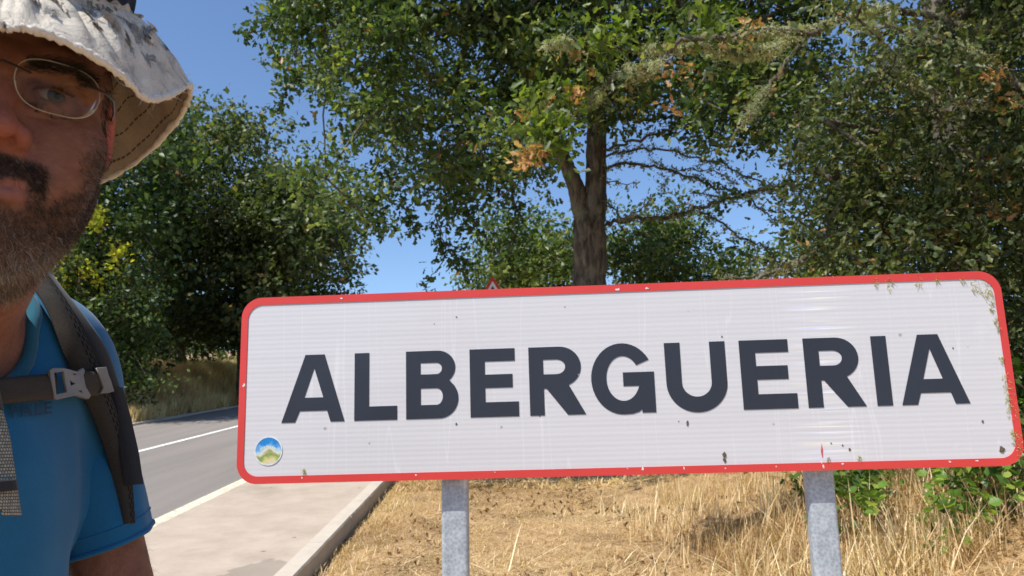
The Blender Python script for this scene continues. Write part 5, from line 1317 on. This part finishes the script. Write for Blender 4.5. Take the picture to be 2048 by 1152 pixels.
mesh_np("brim_lining", toW(bot), ringfaces(nO, NV, True), M_under, hat, smooth=True, uv=UV)
E_ = G[:, NV]; Ew = toW(E_); Ew = np.vstack([Ew, Ew[:2]]); rr = .0026+.0009*wr.uniform(-1, 1, len(Ew)); rr[-2:] = rr[:2]
V, F = tube_np(Ew+wr.normal(0, .0004, Ew.shape), rr, 9, jitter=.10, rng=wr); mesh_np("brim_edge", V, F, M_edge, hat, smooth=True, uv=V[:, :2]*10)
# crown
rows = []
for k in range(nO):
    a = RI[k]; c0 = np.array([0, .098, 0]); r_ = []
    for j in range(13):
        t_ = j/12; s_ = 1-.10*min(t_*1.6, 1)-.90*max(0, (t_-.62)/.38)**2.2; p = np.array([c0[0]+(a[0]-c0[0])*s_, c0[1]+(a[1]-c0[1])*s_, a[2]+(.175-a[2])*math.sin(min(t_*1.25, 1)*math.pi/2)+.006*max(0, (t_-.6))])
        p += mnoise.noise_vector(Vector((p[0]*25, p[1]*25, p[2]*25)))[:] * np.array([1, 1, 1])*.004*(t_ > 0) if False else np.array(mnoise.noise_vector(Vector((p[0]*25, p[1]*25, p[2]*25)))[:])*.004*(t_ > 0); r_.append(p)
    rows.append(r_)
K = np.array(rows); mesh_np("hat_crown", toW(K), ringfaces(nO, 12), M_top, hat, smooth=True, uv=np.array([[(k/nO, j/12) for j in range(13)] for k in range(nO)]).reshape(-1, 2))
# navy band round the foot of the crown and the torn layers on the brim
c0 = np.array([0, .098, 0]); bandr = []
for k in range(nO):
    r_ = []
    for j in range(5):
        p = K[k, 0]+(K[k, 3]-K[k, 0])*(.18+j/4*1.1); p = p+unit((p-c0)*np.array([1, 1, 0]))*.004*(1 if 0 < j < 4 else .3)+np.array([0, 0, 1])*.002*math.sin(k*.8); r_.append(p)
    bandr.append(r_)
mesh_np("hat_band", toW(np.array(bandr)), ringfaces(nO, 4), M_navy, hat, smooth=True, uv=np.array([[(k/nO, j/4) for j in range(5)] for k in range(nO)]).reshape(-1, 2))
def brim_at(kf, v_, off):
    k0 = int(math.floor(kf)) % nO; f = kf-math.floor(kf); j0 = min(int(v_*NV), NV-1); g = v_*NV-j0
    P = lambda A: (A[k0, j0]*(1-f)*(1-g)+A[(k0+1) % nO, j0]*f*(1-g)+A[k0, j0+1]*(1-f)*g+A[(k0+1) % nO, j0+1]*f*g)
    return P(G)+P(Gn)*off
for q in range(60):                                                    # ragged flaps of worn outer cloth
    kc = wr.uniform(0, 90) if q < 48 else wr.uniform(90, nO); vc = wr.uniform(.06, .34)+(.45*wr.uniform()**2); n = 26; L = []; lift = wr.uniform(.002, .006)
    rk_, rv = wr.uniform(.5, 3.2), wr.uniform(.05, .17)
    for e in range(n):
        a = 2*math.pi*e/n; s_ = wr.uniform(.25, 1.35); L.append(brim_at(kc+rk_*math.cos(a)*s_, float(np.clip(vc+rv*math.sin(a)*s_, .02, .97)), .0018+lift*max(0, math.cos(a+q))))
    ctr = brim_at(kc, vc, .0024); V = np.array([ctr]+L); F = [(0, e+1, (e+1) % n+1) for e in range(n)]
    mesh_np("torn_flap", toW(V), F, M_grey if q % 3 != 1 else M_top, hat, uv=V[:, :2]*10)
rootsP, dirsP = [], []
for q in range(1500):                                                  # loose threads on the edge and the flaps
    kf = wr.uniform(0, nO); edge = wr.uniform() < .45; v_ = 1.0 if edge else wr.uniform(.05, .95)
    if edge: v_ = .999
    p = brim_at(kf, v_, .002); d = wr.standard_normal(3); d[2] += .4
    if edge: d += unit(RO[int(kf) % nO]-RI[int(kf) % nO])*1.2
    rootsP.append(HE+HM@p); dirsP.append(HM@d)
LL = np.where(wr.uniform(size=1500) < .06, wr.uniform(.012, .028, 1500), wr.uniform(.002, .007, 1500))
M_thr = mat("thread", (.66, .61, .53), .9, .1)[0]
o = strands("loose_threads", np.array(rootsP), np.array(dirsP), LL, wr.uniform(.0003, .0006, 1500), wr.uniform(0, 1, 1500), M_thr, wr, .9); o.parent = hat; o.matrix_parent_inverse = hat.matrix_world.inverted()

# ------------------------------------------------------------------ backpack
M_pad = None
def pad_mat():
    M, nt, b = mat("perforated_padding", (.07, .062, .055), .95, .1); uvn = nt.nodes.new("ShaderNodeUVMap"); uvn.uv_map = "UVMap"
    sp = nt.nodes.new("ShaderNodeSeparateXYZ"); nt.links.new(uvn.outputs[0], sp.inputs[0]); u, v_ = sp.outputs[0], sp.outputs[1]
    row = math_(nt, 'MULTIPLY', u, 9.0); r_i = math_(nt, 'FLOOR', row); fu = math_(nt, 'ABSOLUTE', math_(nt, 'SUBTRACT', math_(nt, 'FRACT', row), .5))
    fv = math_(nt, 'ABSOLUTE', math_(nt, 'SUBTRACT', math_(nt, 'FRACT', math_(nt, 'ADD', math_(nt, 'MULTIPLY', v_, 34.0), math_(nt, 'MULTIPLY', r_i, .5))), .5))
    hole = math_(nt, 'MULTIPLY', math_(nt, 'LESS_THAN', fu, .22), math_(nt, 'LESS_THAN', fv, .30))
    zone = math_(nt, 'MULTIPLY', math_(nt, 'GREATER_THAN', u, .42), math_(nt, 'LESS_THAN', u, .86)); hole = math_(nt, 'MULTIPLY', hole, zone)
    n = noise_t(nt, coords(nt), 600, 3); n2 = noise_t(nt, coords(nt), 14, 4)
    c = ramp(nt, [(.3, (.028, .026, .025)), (.7, (.050, .045, .041))], n2).outputs[0]; c = mixc(nt, .5, c, n, 'SOFT_LIGHT'); c = mixc(nt, hole, c, (.006, .006, .006))
    nt.links.new(c, b.inputs["Base Color"]); bump(nt, b, math_(nt, 'ADD', math_(nt, 'MULTIPLY', hole, -1.0), math_(nt, 'MULTIPLY', n, .25)), .7, .002); return M
def web_mat(name, c1, c2, nu=14, nv=60):
    M, nt, b = mat(name, c1, .85, .2); uvn = nt.nodes.new("ShaderNodeUVMap"); uvn.uv_map = "UVMap"
    mp = nt.nodes.new("ShaderNodeMapping"); mp.inputs["Scale"].default_value = (nu, nv, 1); nt.links.new(uvn.outputs[0], mp.inputs[0])
    br = nt.nodes.new("ShaderNodeTexBrick"); nt.links.new(mp.outputs[0], br.inputs["Vector"]); br.inputs["Scale"].default_value = 1; br.inputs["Color1"].default_value = (*c2, 1); br.inputs["Color2"].default_value = (*[(a*.6+b_*.4) for a, b_ in zip(c2, c1)], 1); br.inputs["Mortar"].default_value = (*c1, 1)
    br.inputs["Mortar Size"].default_value = .14; br.inputs["Brick Width"].default_value = 1.0; br.inputs["Row Height"].default_value = 1.0
    nt.links.new(br.outputs[0], b.inputs["Base Color"]); bump(nt, b, br.outputs["Fac"], -.5, .0008); return M
M_pad = pad_mat(); M_web = web_mat("brown_webbing", (.035, .028, .022), (.075, .062, .048), 26, 90); M_greyweb = web_mat("grey_webbing", (.05, .048, .04), (.42, .41, .34), 9, 34)
M_nyl = cloth_mat("dark_nylon", (.022, .024, .028), (.034, .036, .042), 1400); M_plast = noisy("buckle_plastic", (.17, .165, .16), (.23, .22, .21), 40, .5, .1, .001)
pack = empty("backpack", tuple(B(0, -.25, -.55)), "dark backpack worn by the hiker, with a perforated shoulder strap and chest strap buckle", "backpack")
def wmesh(Pa): return Pa.reshape(-1, 3)
def ribbon(name, left, right, off, thick, material, nl=60, nw=10, parent=pack, rnd=4, extra=None, field=SHIRT):
    """a strap whose two edges run over the shirt; follows the body's surface at height off"""
    def rs_(L, n):
        L = np.array(L, float); s = np.concatenate([[0], np.cumsum(np.linalg.norm(np.diff(L, axis=0), axis=1))]); q = np.linspace(0, s[-1], n); return np.stack([np.interp(q, s, L[:, 0]), np.interp(q, s, L[:, 1])], 1)
    for L in (left, right): pass
    def smooth(A):
        for _ in range(3): A[1:-1] = (A[:-2]+2*A[1:-1]+A[2:])/4
        return A
    A = smooth(rs_(left, nl)); C_ = smooth(rs_(right, nl)); P = np.full((nl, nw+1, 3), np.nan)
    zf = topix(B(.08, .02, 0))[2]
    for i in range(nl-1, -1, -1):
        for j in range(nw+1):
            q = A[i]*(1-j/nw)+C_[i]*j/nw; h_ = field.hit(q[0], q[1], .40, off)
            if h_ is None or (j > 0 and not np.isnan(P[i, j-1, 0]) and np.linalg.norm(h_-P[i, j-1]) > .035): # past the silhouette: keep the neighbour's depth
                z = (CM.T@(P[i, j-1]-CAMPOS))[2] if j > 0 else ((CM.T@(P[i+1, j]-CAMPOS))[2] if i < nl-1 else zf); h_ = pix(q[0], q[1], z+.003)
            P[i, j] = h_
    for _ in range(4): P[1:-1] = (P[:-2]+2*P[1:-1]+P[2:])/4
    if extra: P = np.concatenate([extra(P), P]); nl = len(P)
    Nn = np.cross(np.gradient(P, axis=0), np.gradient(P, axis=1)); Nn = unit(Nn); flip = np.sign(np.sum(Nn*(CAMPOS-P), -1, keepdims=True)); Nn *= np.sign(flip.sum()) or 1
    u = np.linspace(0, 1, nw+1); prof = (1-np.abs(2*u-1)**rnd)*thick; T_ = P+Nn*prof[None, :, None]; Bt = P-Nn*.002
    V = np.concatenate([wmesh(T_), wmesh(Bt)]); uv = np.array([[(uu, i/nl) for uu in u] for i in range(nl)]).reshape(-1, 2); uv = np.concatenate([uv, uv]); w = nw+1; F = []
    for i in range(nl-1):
        for j in range(nw):
            a = i*w+j; F.append((a, a+1, a+w+1, a+w)); b_ = nl*w+a; F.append((b_, b_+w, b_+w+1, b_+1))
        F.append((i*w, (i+1)*w, nl*w+(i+1)*w, nl*w+i*w)); F.append((i*w+nw, nl*w+i*w+nw, nl*w+(i+1)*w+nw, (i+1)*w+nw))
    F += [tuple([nl*w+j for j in range(w)]+[j for j in range(w)][::-1]), tuple([(nl-1)*w+j for j in range(w)]+[nl*w+(nl-1)*w+j for j in range(w)][::-1])]
    return mesh_np(name, V, F, material, parent, smooth=True, uv=uv), P
def over_shoulder(P):
    r = P[0]; out = []
    for k in range(6, 0, -1): q = r-BF*.03*k+BZ*(.010*k-.0035*k*k)*1.0; out.append(q)
    return np.array(out)
sl = [(52, 552), (75, 580), (100, 625), (120, 680), (142, 735), (168, 790), (190, 840), (208, 890), (222, 940), (232, 990), (238, 1046)]
sr = [(82, 545), (102, 572), (124, 600), (154, 646), (180, 700), (205, 760), (222, 800), (236, 845), (246, 890), (256, 940), (262, 990), (266, 1046)]
ribbon("shoulder_strap", sl, sr, .007, .010, M_pad, extra=over_shoulder)
ll_ = [(80, 548), (100, 575), (122, 603), (150, 648), (176, 700), (200, 745), (222, 790), (230, 815)]; lr_ = [(104, 556), (129, 590), (152, 618), (174, 646), (196, 675), (215, 700), (225, 735), (239, 785), (246, 812)]
ribbon("load_lifter_flap", ll_, lr_, .006, .006, M_nyl, 36, 6)
z0 = topix(SHIRT.hit(226, 840, .40, .004))[2]-.012
def panel(name, left, right, zs, material, n=20, w_=6):
    L = np.array(left, float); R_ = np.array(right, float); t = np.linspace(0, 1, len(L)); tt = np.linspace(0, 1, n); V = []; uv = []
    for i, f in enumerate(tt):
        a = np.array([np.interp(f, t, L[:, k]) for k in (0, 1)]); b_ = np.array([np.interp(f, t, R_[:, k]) for k in (0, 1)])
        for j in range(w_+1):
            q = a+(b_-a)*j/w_; V.append(pix(q[0], q[1], zs[0]+(zs[1]-zs[0])*j/w_-.004*math.sin(j/w_*math.pi)+.003*math.sin(f*5))); uv.append((j/w_, f))
    V = np.array(V); N_ = unit(CAMPOS-V); W = w_+1; V2 = V-N_*.0035; F = []; o = len(V)
    for i in range(n-1):
        for j in range(w_):
            a = i*W+j; F += [(a, a+1, a+W+1, a+W), (o+a, o+a+W, o+a+W+1, o+a+1)]
        F += [(i*W, i*W+W, o+i*W+W, o+i*W), (i*W+w_, o+i*W+w_, o+i*W+W+w_, i*W+W+w_)]
    F += [[j for j in range(W)]+[o+j for j in range(W)][::-1], [(n-1)*W+j for j in range(W)][::-1]+[o+(n-1)*W+j for j in range(W)]]
    return mesh_np(name, np.vstack([V, V2]), F, material, pack, smooth=False, uv=uv+uv)
panel("side_wing", [(214, 770), (226, 830), (240, 900), (250, 971)], [(246, 775), (262, 835), (278, 905), (287, 968)], (z0, z0+.012), M_nyl)
ribbon("chest_strap", [(-150, 770), (-60, 760), (20, 754), (112, 746)], [(-150, 832), (-60, 818), (20, 806), (112, 797)], .016, .002, M_web, 40, 6)
ribbon("chest_strap", [(160, 742), (190, 743), (212, 745)], [(163, 795), (192, 792), (216, 786)], .021, .002, M_web, 12, 6)
ribbon("dangling_webbing", [(-50, 820), (-32, 880), (-22, 960), (8, 1032)], [(6, 820), (20, 870), (30, 940), (44, 1032)], .030, .002, M_greyweb, 40, 8)
ribbon("webbing_keeper", [(-25, 962), (-22, 986)], [(34, 958), (38, 980)], .033, .004, M_nyl, 5, 6)
ribbon("dangling_strap", [(-60, 760), (-50, 822)], [(-4, 760), (8, 822)], .029, .003, M_nyl, 8, 6)
def plate(name, loops, ref, off, thick, material, parent=pack):
    c = SHIRT.hit(ref[0], ref[1], .40, off); n = unit(SHIRT.grad(c[None])[0]); n = unit(n*.6+unit(CAMPOS-c)*.4); a = unit(np.cross(BZ, n)); b_ = np.cross(n, a)
    L2 = []
    for L in loops:
        r_ = []
        for px, py in L:
            d = ray(px, py); t_ = ((c-CAMPOS)@n)/(d@n); q = CAMPOS+d*t_-c; r_.append((q@a, q@b_))
        L2.append(r_)
    cu = bpy.data.curves.new("tmp", 'CURVE'); cu.dimensions = '2D'; cu.fill_mode = 'BOTH'; cu.extrude = thick/2; cu.bevel_depth = .0006; cu.bevel_resolution = 1
    for L in L2:
        sp = cu.splines.new('POLY'); sp.points.add(len(L)-1)
        for p, q in zip(sp.points, L): p.co = (q[0], q[1], 0, 1)
        sp.use_cyclic_u = True
    ob = bpy.data.objects.new("tmp", cu); COL.objects.link(ob); dg = bpy.context.evaluated_depsgraph_get(); dg.update(); me = bpy.data.meshes.new_from_object(ob.evaluated_get(dg)); bpy.data.objects.remove(ob)
    for v in me.vertices: v.co = Vector(c+a*v.co[0]+b_*v.co[1]+n*v.co[2])
    me.materials.clear(); me.materials.append(material); me.name = name; return link(bpy.data.objects.new(name, me), parent)
plate("buckle", [[(97, 742), (103, 738), (125, 738), (152, 745), (163, 738), (166, 742), (163, 752), (168, 775), (178, 792), (174, 797), (150, 790), (112, 799), (107, 797), (101, 765)],
                 [(104, 745), (109, 791), (132, 786), (126, 742)][::-1], [(135, 758), (138, 774), (151, 768)][::-1], [(150, 781), (164, 790), (162, 780)][::-1], [(136, 746), (146, 752), (156, 750), (148, 747)][::-1]], (135, 768), .022, .0045, M_plast)
plate("strap_adjuster", [[(192, 737), (210, 735), (214, 750), (219, 762), (225, 782), (214, 785), (200, 786), (206, 776), (200, 760), (196, 748)]], (208, 762), .024, .0035, M_plast)
# the pack itself on his back
PK = Field(); PK.ball(B(0, -.24, -.30), (.15, .10, .26), .03, M=BMt); PK.ball(B(0, -.22, -.42), (.165, .11, .17), .05, M=BMt); PK.ball(B(0, -.33, -.38), (.11, .05, .14), .03, M=BMt)
c = B(0, -.25, -.3); clothmesh(PK, c-.45, c+.45, .014, "pack_body", M_nyl, .006, pack, 1.7, (8, 8, 8))
PK2 = Field(); PK2.ball(B(0, -.24, -.08), (.13, .10, .06), .03, M=BMt); ax, D = PK2.grid(c-.45, c+.45, .012); V, F = surface_nets(ax, D); mesh_np("pack_lid", V, F, M_nyl, pack, smooth=True)
